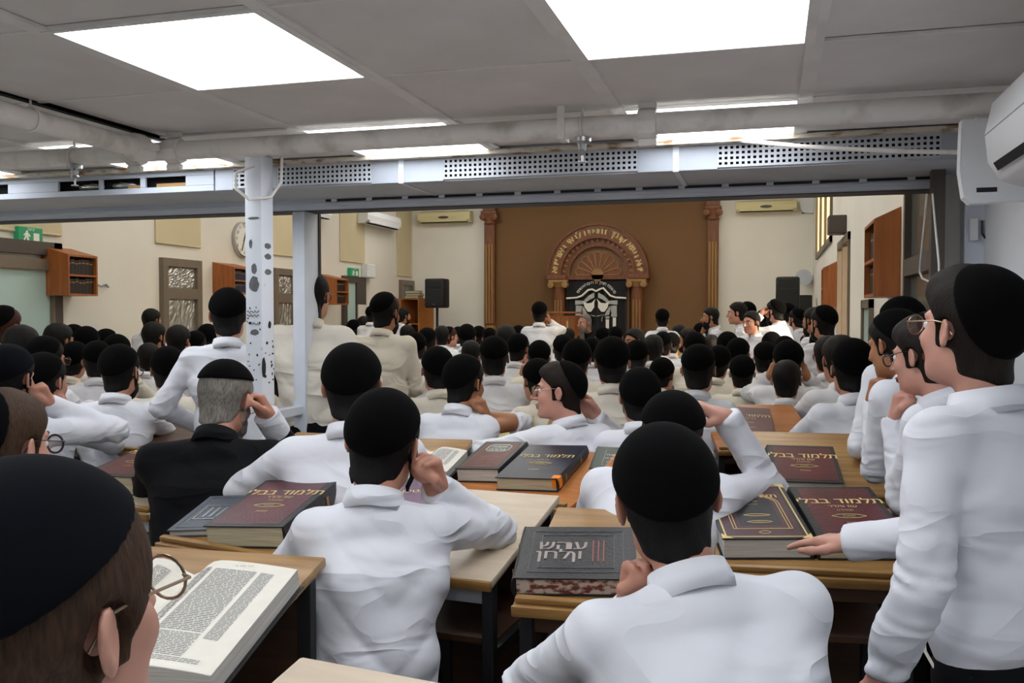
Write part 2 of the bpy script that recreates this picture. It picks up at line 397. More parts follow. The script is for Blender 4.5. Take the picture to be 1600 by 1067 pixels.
# ------------------------------------------------------------------ people
def rot(yaw=0, pitch=0, roll=0):
    """yaw to the person's right, pitch = nod down, roll = towards the right shoulder (degrees)"""
    a, b, c = -math.radians(yaw), -math.radians(pitch), math.radians(roll)
    Rz = np.array([[math.cos(a), -math.sin(a), 0], [math.sin(a), math.cos(a), 0], [0, 0, 1]])
    Rx = np.array([[1, 0, 0], [0, math.cos(b), -math.sin(b)], [0, math.sin(b), math.cos(b)]])
    Ry = np.array([[math.cos(c), 0, math.sin(c)], [0, 1, 0], [-math.sin(c), 0, math.cos(c)]])
    return Rz @ Rx @ Ry
def unit(v): v = np.asarray(v, float); return v / (np.linalg.norm(v) + 1e-9)
CR_C, CR_R = (0, -0.014, 0.030), (0.0735, 0.094, 0.086)
FA_C, FA_R = (0, 0.026, -0.034), (0.060, 0.066, 0.086)
def skull(P, off=0.0):
    return smin(ell(P, CR_C, CR_R), ell(P, FA_C, FA_R), 0.03) - off
def head_sdf(P, nb, ear=True):
    """P in head space, nb = neck base in head space"""
    Q = P.copy(); Q[:, 0] = np.abs(Q[:, 0])
    d = skull(Q)
    d = smin(d, ell(Q, (0.018, 0.046, -0.086), (0.030, 0.038, 0.030)), 0.022)
    d = smin(d, ell(Q, (0.036, 0.058, -0.026), (0.026, 0.026, 0.024)), 0.022)
    d = smin(d, ell(Q, (0.045, 0.010, -0.066), (0.018, 0.040, 0.030)), 0.03)
    d = smin(d, cap(Q, (0.012, 0.084, 0.028), (0.044, 0.070, 0.027), 0.009, 0.008), 0.014)
    d = smax(d, -ell(Q, (0.032, 0.100, 0.006), (0.019, 0.020, 0.013)), 0.012)
    d = smin(d, cap(Q, (0, 0.088, 0.020), (0, 0.118, -0.026), 0.0072, 0.0108), 0.013)
    d = smin(d, ell(Q, (0.011, 0.100, -0.029), (0.009, 0.012, 0.008)), 0.007)
    d = smin(d, ell(Q, (0, 0.093, -0.0565), (0.023, 0.011, 0.0065)), 0.006)
    d = smin(d, ell(Q, (0, 0.090, -0.0695), (0.020, 0.012, 0.0075)), 0.006)
    d = smax(d, -ell(Q, (0, 0.104, -0.063), (0.022, 0.010, 0.0022)), 0.003)
    d = smin(d, ell(Q, (0, 0.078, -0.099), (0.022, 0.020, 0.018)), 0.018)
    d = smin(d, cap(P, (0, -0.028, -0.045), np.asarray(nb), 0.050, 0.056), 0.03)
    if ear:
        E = Q - np.array([0.083, -0.006, -0.004], dtype=np.float32)
        c, s = math.cos(0.5), math.sin(0.5)
        X = E[:, 0] * c + E[:, 1] * s; Y = -E[:, 0] * s + E[:, 1] * c; Z = E[:, 2] + 0.18 * E[:, 1]
        L = np.stack([X, Y, Z], 1)
        e = ell(L, (0, -0.004, 0), (0.0065, 0.018, 0.031))
        e = smax(e, -ell(L, (0.008, -0.002, 0.004), (0.007, 0.012, 0.020)), 0.005)
        d = smin(d, e, 0.008)
    return d
def hair_sdf(P, thick=0.012, nape=-0.112, front=0.0, fringe=0.0):
    Q = P.copy(); Q[:, 0] = np.abs(Q[:, 0])
    y, z, x = Q[:, 1], Q[:, 2], Q[:, 0]
    wob = 0.0016 * np.sin(90 * P[:, 0] + 40 * P[:, 2]) * np.sin(70 * P[:, 1] + 30 * P[:, 0])
    top = np.clip((z - 0.03) / 0.08, 0, 1)
    d = smin(skull(Q, thick), cap(Q, (0, -0.030, -0.045), (0, -0.052, -0.15), 0.052, 0.050) - 0.007, 0.03) - top * (0.006 + front * np.clip((y + .02) / .08, 0, 1)) + wob
    fade = np.clip((-0.05 - z) / 0.08, 0, 1) * 0.004
    d = d + fade
    a = -((z - (0.080 - fringe)) * 0.72 - (y - 0.080) * 0.70)                 # above the forehead line
    b = np.maximum(y - 0.022, -0.035 - z)                                      # sideburns
    c = np.maximum(y + 0.022 - 0.0 * z, (nape - z) * 0.9 + 0.35 * np.abs(x))                                # back and nape
    reg = smin(smin(a, b, 0.012), c, 0.02)
    d = smax(d, reg, 0.010)
    return smax(d, -(ell(Q, (0.088, -0.006, -0.006), (0.024, 0.026, 0.036))), 0.006)
def kippah_sdf(P, tilt=40, cut=0.036, off=0.021, seams=0):
    t = math.radians(tilt); n = np.array([0, -math.sin(t), math.cos(t)], dtype=np.float32)
    q = P - np.array(CR_C, dtype=np.float32); k = q @ n
    o = off
    if seams:
        u = q[:, 0]; w = q @ np.array([0, math.cos(t), math.sin(t)], dtype=np.float32)
        o = off + 0.0016 * np.abs(np.sin(seams / 2 * np.arctan2(u, w)))
    d = ell(P, CR_C, CR_R) - o - 0.004 * np.clip(k / 0.1, 0, 1)
    return smax(d, cut - k, 0.006)
def beard_sdf(P, ln=0.03):
    wob = 0.003 * np.sin(120 * P[:, 0] + 60 * P[:, 2]) * np.sin(80 * P[:, 2])
    d = smin(ell(P, (0, 0.042, -0.075), (0.066, 0.058, 0.056)), ell(P, (0, 0.062, -0.105 - ln), (0.040, 0.034, 0.03 + ln)), 0.03) + wob
    Q = P.copy(); Q[:, 0] = np.abs(Q[:, 0])
    d = smin(d, cap(Q, (0.071, 0.012, 0.0), (0.064, 0.02, -0.06), 0.012), 0.02)
    d = smax(d, -ell(P, (0, 0.100, -0.063), (0.024, 0.020, 0.009)), 0.006)
    return smax(d, (P[:, 2] + 0.036) - np.clip((np.abs(P[:, 0]) - 0.045) * 2.2, 0, 0.05), 0.008)
_CACHE = {}
def cached(key, fn):
    if key not in _CACHE: _CACHE[key] = fn()
    return _CACHE[key]
def geo(f, lo, hi, h, key=None):
    return cached(key, lambda: polygonize(f, lo, hi, h)) if key else polygonize(f, lo, hi, h)

CURLS = {'flat': (8, 8, 5), 'relax': (22, 28, 18), 'curl': (48, 58, 35), 'fist': (78, 92, 55), 'spread': (4, 10, 8)}
def hand_sdf(P, kind):
    cu = [math.radians(a) for a in CURLS[kind]]
    q = np.abs(P - np.array([0, 0.052, 0], dtype=np.float32)) - np.array([0.031, 0.034, 0.004], dtype=np.float32)
    d = np.sqrt((np.maximum(q, 0) ** 2).sum(1)) + np.minimum(q.max(1), 0) - 0.011
    W = P * np.array([0.82, 1, 1.15], dtype=np.float32)
    d = smin(d, cap(W, (0, -0.006, 0), (0, 0.03, 0), 0.0245, 0.024), 0.02)
    spread = 1.9 if kind == 'spread' else (0.5 if kind == 'fist' else 1.0)
    fin = None
    for i, (bx, by, ln) in enumerate(((-0.031, 0.090, 0.074), (-0.0105, 0.096, 0.082), (0.0105, 0.093, 0.077), (0.030, 0.083, 0.060))):
        p = np.array([bx, by, 0.0]); a = 0.0; sx = (bx - 0.0) * 3.2 * spread; extra = 1.0 + 0.08 * i
        for j, fr in enumerate((0.45, 0.31, 0.26)):
            a += cu[j] * extra; L = ln * fr
            nx = p + np.array([math.sin(sx) * L * (1 if kind != 'fist' else 0.2), math.cos(sx) * math.cos(a) * L, -math.sin(a) * L])
            r = (0.0098, 0.0088, 0.0080, 0.0070)[j:j + 2]; c = cap(P, p, nx, *r)
            fin = c if fin is None else np.minimum(fin, c); p = nx
    d = smin(d, fin, 0.007)
    if kind == 'fist': d = smin(d, ell(P, (-0.004, 0.070, -0.028), (0.036, 0.030, 0.024)), 0.006)
    if kind == 'fist': th = [(-0.030, 0.025, -0.010), (-0.046, 0.058, -0.026), (-0.022, 0.084, -0.044), (-0.002, 0.090, -0.046)]
    elif kind in ('curl', 'relax'): th = [(-0.028, 0.022, -0.006), (-0.050, 0.052, -0.026), (-0.050, 0.082, -0.040), (-0.042, 0.104, -0.048)]
    else: th = [(-0.028, 0.022, -0.006), (-0.058, 0.048, -0.012), (-0.074, 0.078, -0.014), (-0.080, 0.102, -0.014)]
    for j in range(3): d = smin(d, cap(P, th[j], th[j + 1], (0.0135, 0.011, 0.0098)[j], (0.011, 0.0098, 0.0078)[j]), 0.009)
    return d
def ik(S, W, pole, l1, l2):
    S, W = np.asarray(S, float), np.asarray(W, float); v = W - S; L = np.linalg.norm(v); L2 = min(L, (l1 + l2) * 0.995)
    u = v / L; W = S + u * L2; a = (l1 * l1 - l2 * l2 + L2 * L2) / (2 * L2); hgt = math.sqrt(max(0, l1 * l1 - a * a))
    p = np.asarray(pole, float); p = p - u * (p @ u); p = unit(p)
    return S + u * a + p * hgt, W
# arm recipes: wrist (x for the right arm), elbow pole, hand kind, finger direction, palm normal
def arms(name, hz):
    D = {
        'desk':   ((0.07, 0.42, 0.36), (0.7, -0.2, -0.6), 'relax', (-0.7, 0.7, 0.0), (0, 0, -1)),
        'desk_out': ((0.20, 0.44, 0.34), (0.8, -0.2, -0.5), 'relax', (-0.3, 0.9, 0.0), (0, 0, -1)),
        'cross':  ((-0.05, 0.30, 0.34), (0.9, 0.1, -0.5), 'relax', (-0.9, 0.3, -0.1), (0, 0.3, -1)),
        'down':   ((0.26, 0.06, -0.08), (0.6, -0.8, 0.0), 'relax', (0, 0.15, -1), (-1, 0, 0)),
        'front':  ((0.06, 0.24, 0.06), (0.8, -0.7, 0.0), 'relax', (-0.8, 0.5, 0.0), (0, -1, 0)),
        'hips':   ((0.19, 0.07, 0.08), (0.75, -0.75, 0.1), 'curl', (-0.35, 0.6, -0.6), (-1, 0, 0)),
        'cheek':  ('hd', (0.105, 0.045, -0.150), (0.6, 0.25, -0.9), 'fist', (-0.25, -0.30, 0.9), (-0.8, -0.5, 0)),
        'chin':   ('hd', (0.035, 0.115, -0.205), (0.35, -0.1, -0.95), 'fist', (-0.1, -0.15, 0.98), (-0.2, -1, 0.2)),
        'ontop':  ('hd', (0.150, 0.030, 0.085), (0.95, 0.35, -0.35), 'relax', (-0.85, -0.2, 0.35), (-0.4, 0, -0.9)),
        'brow':   ('hd', (0.115, 0.105, -0.035), (0.55, 0.3, -0.9), 'curl', (-0.45, -0.2, 0.85), (-0.8, -0.6, 0)),
        'phone':  ('hd', (0.115, 0.020, -0.095), (0.6, 0.35, -0.9), 'curl', (-0.30, 0.0, 0.95), (-0.95, 0.1, 0)),
        'nape':   ('hd', (0.115, -0.030, -0.150), (0.85, 0.45, -0.5), 'relax', (-0.8, -0.5, 0.3), (-0.3, 1, 0)),
    }
    if D[name][0] == 'hd':
        _, hd, p, k, fd, pn = D[name]; return dict(w=(0.1, 0.2, hz + 0.5), hd=hd, pole=p, hand=k, fd=fd, pn=pn)
    w, p, k, fd, pn = D[name]
    return dict(w=(w[0], w[1], w[2] + hz), pole=p, hand=k, fd=fd, pn=pn)
def shift(a, **kw): a = dict(a); a.update(kw); return a
def collar_mesh(N, up, fwd, m):
    up = unit(up); fwd = unit(np.asarray(fwd) - up * (np.asarray(fwd) @ up)); rt = np.cross(fwd, up); V = []; n = 40
    for i in range(n + 1):
        a = -math.pi + 0.12 + (2 * math.pi - 0.24) * i / n                     # 0 = nape
        fr = (1 - math.cos(a)) / 2                                              # 1 at the throat
        for (r, z) in ((0.062, -0.035), (0.064 - 0.004 * fr, 0.036 - 0.010 * fr), (0.070 - 0.004 * fr, 0.038 - 0.010 * fr), (0.081 + 0.008 * fr, -0.012 - 0.034 * fr), (0.077 + 0.008 * fr, -0.012 - 0.034 * fr), (0.069, 0.030 - 0.01 * fr)):
            V.append(N + rt * (math.sin(a) * r * 1.0) - fwd * (math.cos(a) * r * 1.06 - 0.004) + up * z)
    Fs = []
    for i in range(n):
        for k in range(6):
            j = (k + 1) % 6; Fs.append((i * 6 + k, i * 6 + j, (i + 1) * 6 + j, (i + 1) * 6 + k))
    return np_mesh('collar', V, Fs, m)
def eye_mesh():
    def mk():
        V, Fs, mi = [], [], []
        for i in range(9):
            t = math.pi * i / 8
            for k in range(12): V.append((math.sin(t) * math.cos(k * math.pi / 6), math.cos(t), math.sin(t) * math.sin(k * math.pi / 6)))
        for i in range(8):
            for k in range(12): Fs.append((i * 12 + k, i * 12 + (k + 1) % 12, (i + 1) * 12 + (k + 1) % 12, (i + 1) * 12 + k)); mi.append(1 if i < 2 else 0)
        me = np_mesh('eye', np.array(V) * 0.0122, Fs, M['eyew']); me.materials.append(M['iris']); me.polygons.foreach_set('material_index', mi); return me
    return cached('eye', mk)
def obj_xf(o, R, t):
    m = Matrix.Identity(4)
    for i in range(3):
        for j in range(3): m[i][j] = R[i][j]
        m[i][3] = t[i]
    o.matrix_local = m; return o

def make_person(pose='seat', lean=8, side=0, hunch=6, hy=0, hp=5, hr=0, L='desk', R='desk', h=0.006, kip=(40, 0.036, 'kippah'), hair='hblack', hairkw={},
                beard=None, glasses=None, skin='skin', shirt='shirt', face=False, seams=0, sleeve_cut=(0, 0), curls=False, build=0.88, wide=0.82, cuffs=None, seed=0, legs=True, hipz=None, neck=0.090):
    hz = hipz if hipz else (0.56 if pose == 'seat' else 0.93)
    Hh = np.array([0, 0, hz]); Rt = rot(0, lean, side); Ru = rot(0, lean + hunch, side)
    waist = Hh + Rt @ np.array([0, -0.015, 0.15]); chest = waist + Ru @ np.array([0, 0.0, 0.17]); up = chest + Ru @ np.array([0, -0.005, 0.10])
    N = chest + Ru @ np.array([0, -0.012, 0.175]); rt = Ru @ np.array([1, 0, 0])
    Rn = rot(hy * 0.3, lean * 0.7 + hunch * 0.6 + hp * 0.4, side + hr * 0.5); Rh = rot(hy, hp, hr)
    Hc = N + Rn @ np.array([0, 0.022, neck]) + Rh @ np.array([0, 0.022, 0.068])
    top = Hc + Rh @ np.array([0, -0.014, 0.130])
    b = build; sw = 0.178 * wide
    seg = {}
    for s, nm in ((1, R), (-1, L)):
        a = arms(nm, hz) if isinstance(nm, str) else (shift(arms(nm[0], hz), **nm[1]))
        mir = np.array([s, 1, 1]); S = chest + Ru @ np.array([s * sw, 0.0, 0.122])
        W = np.array(a['w']) * mir if not a.get('abs') else np.array(a['w'])
        if isinstance(nm, str) or not a.get('abs'):
            if nm not in ('down', 'hips') : W = W + (chest - (Hh + np.array([0, -.015, .32]))) * (1.0 if (nm if isinstance(nm, str) else nm[0]) in ('cheek', 'chin', 'ontop', 'brow', 'phone', 'nape') else 0.3)
        if a.get('hd') is not None: W = Hc + Rh @ (np.array(a['hd']) * mir)
        Eb, W = ik(S, W, np.array(a['pole']) * mir, 0.285, 0.255)
        seg[s] = (S, Eb, W, a, mir)
    Hw = lambda P: 0.0
    ph = seed * 1.7
    def shirt_f(P):
        d = spine(P, [Hh + np.array([0, 0, -0.05]), Hh + Rt @ np.array([0, 0, 0.06]), waist, chest, up], [0.165 * b, 0.166 * b, 0.160 * b, 0.172 * wide, 0.118 * wide], [0.120 * b, 0.124 * b, 0.116 * b, 0.116, 0.082], rt)
        for s in (1, -1):
            S, Eb, W, a, mir = seg[s]; sh = S - rt * s * 0.012
            d = smin(d, cap(P, N - Ru @ np.array([0, 0, 0.035]), sh, 0.050, 0.056), 0.05)
            d = smin(d, cap(P, chest + rt * s * 0.09, sh - Ru @ np.array([0, 0, 0.02]), 0.09, 0.052), 0.05)
        ar = None
        for s in (1, -1):
            S, Eb, W, a, mir = seg[s]; ct = sleeve_cut[0 if s < 0 else 1]; dirw = unit(W - Eb)
            q = cap(P, S, Eb, 0.055, 0.048)
            if ct < 0.9:
                end = Eb + (W - Eb) * (1 - ct); q = smin(q, cap(P, Eb, end, 0.047, 0.040), 0.02)
                q = np.minimum(q, cap(P, end - dirw * 0.045, end + dirw * 0.004, 0.0435, 0.0435))
                q = smax(q, (P - (end + dirw * 0.014)) @ dirw, 0.004)
            de = np.sqrt(((P - Eb) ** 2).sum(1)); u = (P - Eb) @ dirw
            q = q + 0.0045 * np.sin(120 * u + 2.5 * np.sin(60 * P[:, 2] + ph)) * np.exp(-(de / 0.10) ** 2)
            ar = q if ar is None else np.minimum(ar, q)
        d = smin(d, ar, 0.022)
        y = P - chest; t = y @ unit(N - waist); u = y @ rt
        sg = np.sign(math.sin(ph) + .01)
        f1 = 1 - 2 * np.abs(np.sin(14 * t + 9 * u * sg + 1.6 * np.sin(7 * u + ph) + ph)) ** 0.7; f2 = 1 - 2 * np.abs(np.sin(21 * t - 17 * np.abs(u - 0.03 * sg) + 1.3 * np.sin(11 * u + ph))) ** 0.7
        f3 = np.sin(46 * u + 10 * t + 2.5 * np.sin(13 * t + ph))
        d = d + (0.0052 * f1 + 0.0050 * f2) * np.clip(0.42 - t * 2.2, 0.22, 1.15) + 0.0024 * f3 * np.clip(0.2 + t * 2.5, 0.0, 0.8)
        d = d - 0.0022 * (np.abs(t - 0.065) < 0.006) * (h < 0.007) * 0.0
        return smax(d, (hz - 0.035) - P[:, 2], 0.02)
    allp = np.array([Hh, waist, chest, N] + [x for s in seg for x in seg[s][:3]])
    lo, hi = allp.min(0) - 0.2, allp.max(0) + 0.2
    lo[2] = max(lo[2], hz - 0.08)
    V, Fs = polygonize(shirt_f, lo, hi, h * 1.55)
    me_shirt = np_mesh('shirt', V, Fs, M[shirt])
    # skin: one continuous surface - head, neck, arms and hands
    RhT = Rh.T; nb = RhT @ (N - Hc + Rn @ np.array([0, 0.006, -0.03])); nb_w = Hc + Rh @ nb
    HF = {}
    for s in (1, -1):
        S, Eb, W, a, mir = seg[s]; fd = np.array(a['fd']) * mir; pn = np.array(a['pn']) * mir
        if a.get('wfd') is not None: fd, pn = np.array(a['wfd']), np.array(a['wpn'])
        Yh = unit(fd); Zh = unit(-(pn - Yh * (pn @ Yh))); Xh = np.cross(Yh, Zh)
        HF[s] = (np.stack([Xh, Yh, Zh], 1).astype(np.float32), W.astype(np.float32), a['hand'], (W + Yh * 0.05).astype(np.float32))
    def skin_f(P):
        r = np.sqrt(((P - Hc) ** 2).sum(1)); d = r - 0.19; near = r < 0.36
        if near.any(): d[near] = head_sdf(((P[near] - Hc) @ Rh).astype(np.float32), nb)
        for s in (1, -1):
            S, Eb, W, a, mir = seg[s]; ct = sleeve_cut[0 if s < 0 else 1]
            arm = np.minimum(cap(P, nb_w, S, 0.040, 0.034), cap(P, S, Eb, 0.036, 0.034)) ; arm = smin(arm, cap(P, Eb, W, 0.042 if ct > 0 else 0.034, 0.027), 0.02)
            B, Wf, k, ctr = HF[s]; rr = np.sqrt(((P - ctr) ** 2).sum(1)); hd = rr - 0.155; nr = rr < 0.24
            if nr.any():
                q = (P[nr] - Wf) @ B
                if s < 0: q = q * np.array([-1, 1, 1], dtype=np.float32)
                hd[nr] = hand_sdf(q.astype(np.float32), k)
            d = np.minimum(d, smin(arm, hd, 0.012))
        return d
    ap = np.array([Hc - 0.16, Hc + 0.16, nb_w] + [x for s in seg for x in (seg[s][0], seg[s][1], seg[s][2] - 0.12, seg[s][2] + 0.12, HF[s][3] + (HF[s][3] - HF[s][1]) * 2.6)])
    VK, FK = polygonize(skin_f, ap.min(0) - 0.07, ap.max(0) + 0.07, h)
    me_skin = np_mesh('person', VK, FK, M[skin])
    root = bpy.data.objects.new('person', me_skin); COL.objects.link(root)
    so = link('jacket' if shirt == 'jacket' else 'shirt', me_shirt, root)
    neck_up = unit(Rn @ np.array([0, -0.06, 1]) * 0.5 + unit(Hc - N) * 0.5)
    cm = M['shirt'] if shirt != 'jacket' else M['jacket']
    link('collar', collar_mesh(N + neck_up * 0.004, neck_up, Rn @ np.array([0, 1, 0]), M[shirt]), so)
    if cuffs:
        for s in cuffs:
            S, Eb, W, a, mir = seg[s]; dirw = unit(W - Eb); mb = MB(); mb.tube([W - dirw * 0.07, W - dirw * 0.03, W + dirw * 0.022], [0.046, 0.047, 0.046], 16)
            mb.build('cuff', M['shirt'], so, True)
    if legs:
        def trous(P):
            d = ell(P, (0, -0.01, hz - 0.03), (0.168 * b, 0.130 * b, 0.105))
            for s in (1, -1):
                hp_ = (s * 0.085, 0, hz - 0.05)
                if pose == 'seat': kn = (s * 0.13, 0.40, hz - 0.05); an = (s * 0.13, 0.37, 0.09)
                else: kn = (s * 0.10, 0.02, hz * 0.53); an = (s * 0.11, -0.01, 0.07)
                d = smin(d, cap(P, hp_, kn, 0.088, 0.066), 0.04); d = smin(d, cap(P, kn, an, 0.064, 0.050), 0.02)
            d = smax(d, P[:, 2] - (hz + 0.055), 0.01)
            return smax(d, 0.045 - P[:, 2], 0.01)
        V, Fs = geo(trous, (-0.3, -0.25, 0.0), (0.3, 0.55, hz + 0.12), 0.018, ('tr', pose, hz, b))
        link('trousers', cached(('trm', pose, hz, b), lambda: np_mesh('trousers', V, Fs, M['trouser'])), root)
        for s in (1, -1):
            y0 = 0.37 if pose == 'seat' else -0.01; xx = s * (0.13 if pose == 'seat' else 0.11)
            V, Fs = geo(lambda P: smax(smin(ell(P, (0, 0.08, 0.035), (0.048, 0.14, 0.045)), cap(P, (0, 0, 0.05), (0, 0, 0.09), 0.045), 0.03), 0.002 - P[:, 2], 0.004), (-0.08, -0.1, -0.02), (0.08, 0.25, 0.17), 0.012, 'shoe')
            link('shoe', cached('shoem', lambda: np_mesh('shoe', V, Fs, M['shoe'])), root, (xx, y0, 0))
    def headpart(name, me, parent=root): return obj_xf(link(name, me, parent), Rh, Hc)
    hk = tuple(sorted(hairkw.items())); box = ((-0.13, -0.16, -0.17), (0.13, 0.14, 0.18))
    def hair_me(): V, Fs = polygonize(lambda P: hair_sdf(P, **hairkw), *box, max(0.005, h)); return np_mesh('hair', V, Fs, M[hair])
    ho = headpart('hair', cached(('hair', hk, max(0.005, h), hair), hair_me))
    if kip:
        def kip_me(): V, Fs = polygonize(lambda P: kippah_sdf(P, kip[0], kip[1], 0.021 + hairkw.get('thick', 0.012) - 0.012, seams), *box, max(0.005, h)); return np_mesh('kippah', V, Fs, M[kip[2]])
        headpart('kippah', cached(('kip', kip, seams, max(0.005, h), hairkw.get('thick', 0.012)), kip_me))
    if beard:
        V, Fs = geo(lambda P: beard_sdf(P, beard[1]), (-0.11, -0.03, -0.26), (0.11, 0.13, 0.04), max(0.005, h), ('beard', beard, max(.005, h)))
        headpart('beard', cached(('beardm', beard, max(.005, h)), lambda: np_mesh('beard', V, Fs, M[beard[0]])))
    if curls:
        for s in (1, -1):
            mb = MB(); mb.tube([(s * (0.076 + 0.004 * math.sin(i * 1.3)), 0.018 + 0.004 * math.cos(i * 1.3), 0.0 - i * 0.012) for i in range(10)], [0.006] * 9 + [0.003], 8)
            headpart('sidelock', mb.mesh('sidelock', M[hair], True))
    if face:
        for s in (1, -1):
            e = link('eye', eye_mesh(), root); obj_xf(e, Rh @ rot(s * 4, 0, 0), Hc + Rh @ np.array([s * 0.032, 0.0765, 0.0065]))
            mb = MB(); mb.tube([(s * 0.013, 0.097, 0.026), (s * 0.026, 0.094, 0.031), (s * 0.040, 0.083, 0.032), (s * 0.050, 0.071, 0.025)], [0.0030, 0.0040, 0.0036, 0.002], 6)
            headpart('eyebrow', mb.mesh('eyebrow', M[hair], True))
        mb = MB(); mb.add([Vector(p) for p in ell_patch()], ell_faces()); headpart('lips', mb.mesh('lips', M['lip'], True))
    if glasses:
        g = MB(); rw, rh_ = (0.0245, 0.021)
        for s in (1, -1):
            g.tube([(s * 0.034 + rw * math.cos(k * math.pi / 10), 0.112 - 0.10 * abs(rw * math.cos(k * math.pi / 10) * 1 + (s * 0.034)) * 0.6 + 0.02 * 0.1, 0.004 + rh_ * math.sin(k * math.pi / 10)) for k in range(20)], 0.0016 if glasses == 'wirefr' else 0.0026, 6, closed=True)
            g.tube([(s * 0.058, 0.1085, 0.010), (s * 0.073, 0.100, 0.012), (s * 0.083, 0.02, 0.020), (s * 0.083, -0.006, 0.018), (s * 0.080, -0.026, -0.006)], 0.0016, 6)
        g.tube([(-0.011, 0.113, 0.010), (0, 0.117, 0.013), (0.011, 0.113, 0.010)], 0.0016, 6)
        go = headpart('glasses', g.mesh('glasses', M[glasses], True))
        for s in (1, -1):
            lm = MB(); lm.add([(s * 0.034 + rw * math.cos(k * math.pi / 8), 0.111 - 0.06 * abs(s * 0.034 + rw * math.cos(k * math.pi / 8)), 0.004 + rh_ * math.sin(k * math.pi / 8)) for k in range(16)], [tuple(range(16))])
            link('lens', lm.mesh('lens', M['lens']), go)
    if pose == 'seat': root['seat'] = 1
    root['_top'] = [float(x) for x in top]
    return root
def ell_patch():
    P = []
    for i in range(9):
        x = -0.023 + 0.046 * i / 8; w = max(0.0, 1 - (x / 0.0235) ** 2) ** 0.5; y0 = 0.1045 - 8.0 * x * x
        P += [(x, y0 - 0.001, -0.0585 + 0.006 * w - 0.002), (x, y0 + 0.0005, -0.0600), (x, y0 - 0.004, -0.0630), (x, y0 - 0.0015, -0.0665), (x, y0 - 0.003, -0.0690 - 0.006 * w)]
    return P
def ell_faces(): return [(i * 5 + k, i * 5 + k + 1, i * 5 + k + 6, i * 5 + k + 5) for i in range(8) for k in range(4)]
def copy_tree(o, parent=None):
    c = o.copy(); COL.objects.link(c); c.parent = parent
    if parent is not None: c.matrix_parent_inverse = o.matrix_parent_inverse.copy(); c.matrix_basis = o.matrix_basis.copy()
    for ch in list(o.children): copy_tree(ch, c)
    return c
def place_person(root, px, py, d, phi, label, group=None, scale=None, cat='person'):
    """stand the figure on the floor so that the crown of its head is at depth d on the pixel's ray; phi = turned to the picture's right"""
    T = AD(px, py, d); los = math.atan2(-T.x, T.y); rz = los - math.radians(phi)
    t = root['_top']; s = T.z / t[2] if scale is None else scale
    c, sn = math.cos(rz), math.sin(rz); ox, oy = (t[0] * c - t[1] * sn) * s, (t[0] * sn + t[1] * c) * s
    root.location = (T.x - ox, T.y - oy, 0); root.rotation_euler = (0, 0, rz); root.scale = (s, s, s)
    tag(root, label, cat, group)
    return root

# ------------------------------------------------------------------ the room shell
XL, XR, XN = -6.5, 0.66, 0.82          # left wall, hall right wall, near-room right wall
YB, YF = 16.0, -3.0
ZC, ZH = 2.22, 4.0                      # low ceiling, hall ceiling
YD, YO = 3.72, 4.15                     # duct face, opening frame
fl = MB(); fl.box(XL, XN, YF, YB, -0.12, -0.012); floor = struct(fl.build('floor', M['grout']))
ft = MB(); ft.box(0.004, 0.326, 0.004, 0.326, -0.014, 0.0); ftm = ft.mesh('floor_tile', M['floor'])
nx = int((XN - XL) / 0.33) + 1
for i in range(8):
    for j in range(10): link('floor_tile', ftm, floor, (-2.3 + 0.33 * i, 2.3 + 0.33 * j, 0))
big = MB()
for (a, b, c, d) in ((XL, XN, YF, 2.3), (XL, -2.3, 2.3, 5.6), (-2.3 + 8 * .33, XN, 2.3, 5.6), (XL, XN, 5.6, YB)): big.box(a, b, c, d, -0.012, 0.0)
bf = big.build('floor_surface', None, floor)
def tile_mat():
    m = mat('tiled_floor', '#8d8a83', 0.35); n = m.node_tree.nodes; l = m.node_tree.links
    tc = n.new('ShaderNodeTexCoord'); br = n.new('ShaderNodeTexBrick'); br.offset = 0; br.inputs['Scale'].default_value = 1.0
    br.inputs['Brick Width'].default_value = 0.33; br.inputs['Row Height'].default_value = 0.33; br.inputs['Mortar Size'].default_value = 0.004
    br.inputs['Color1'].default_value = lin('#8d8a83'); br.inputs['Color2'].default_value = lin('#86837c'); br.inputs['Mortar'].default_value = lin('#4a4845')
    l.new(tc.outputs['Object'], br.inputs[0]); l.new(br.outputs[0], n['Principled BSDF'].inputs['Base Color']); return m
bf.data.materials.append(tile_mat())
w = MB(); w.box(XL - 0.2, XL, YF, YB, 0, ZH); wall_left = struct(w.build('wall_left', M['wallL']))
w = MB(); w.box(XL - 0.2, XR + 0.4, YB, YB + 0.2, 0, ZH); wall_back = struct(w.build('wall_back', M['wallB']))
w = MB(); w.box(XL - 0.2, XN + 0.2, YF - 0.2, YF, 0, ZC + 0.3); struct(w.build('wall_front', M['wallN']))
w = MB(); w.box(XN, XN + 0.2, YF, YO + 0.1, 0, ZC + 0.3); struct(w.build('wall_near_right', M['wallN']))
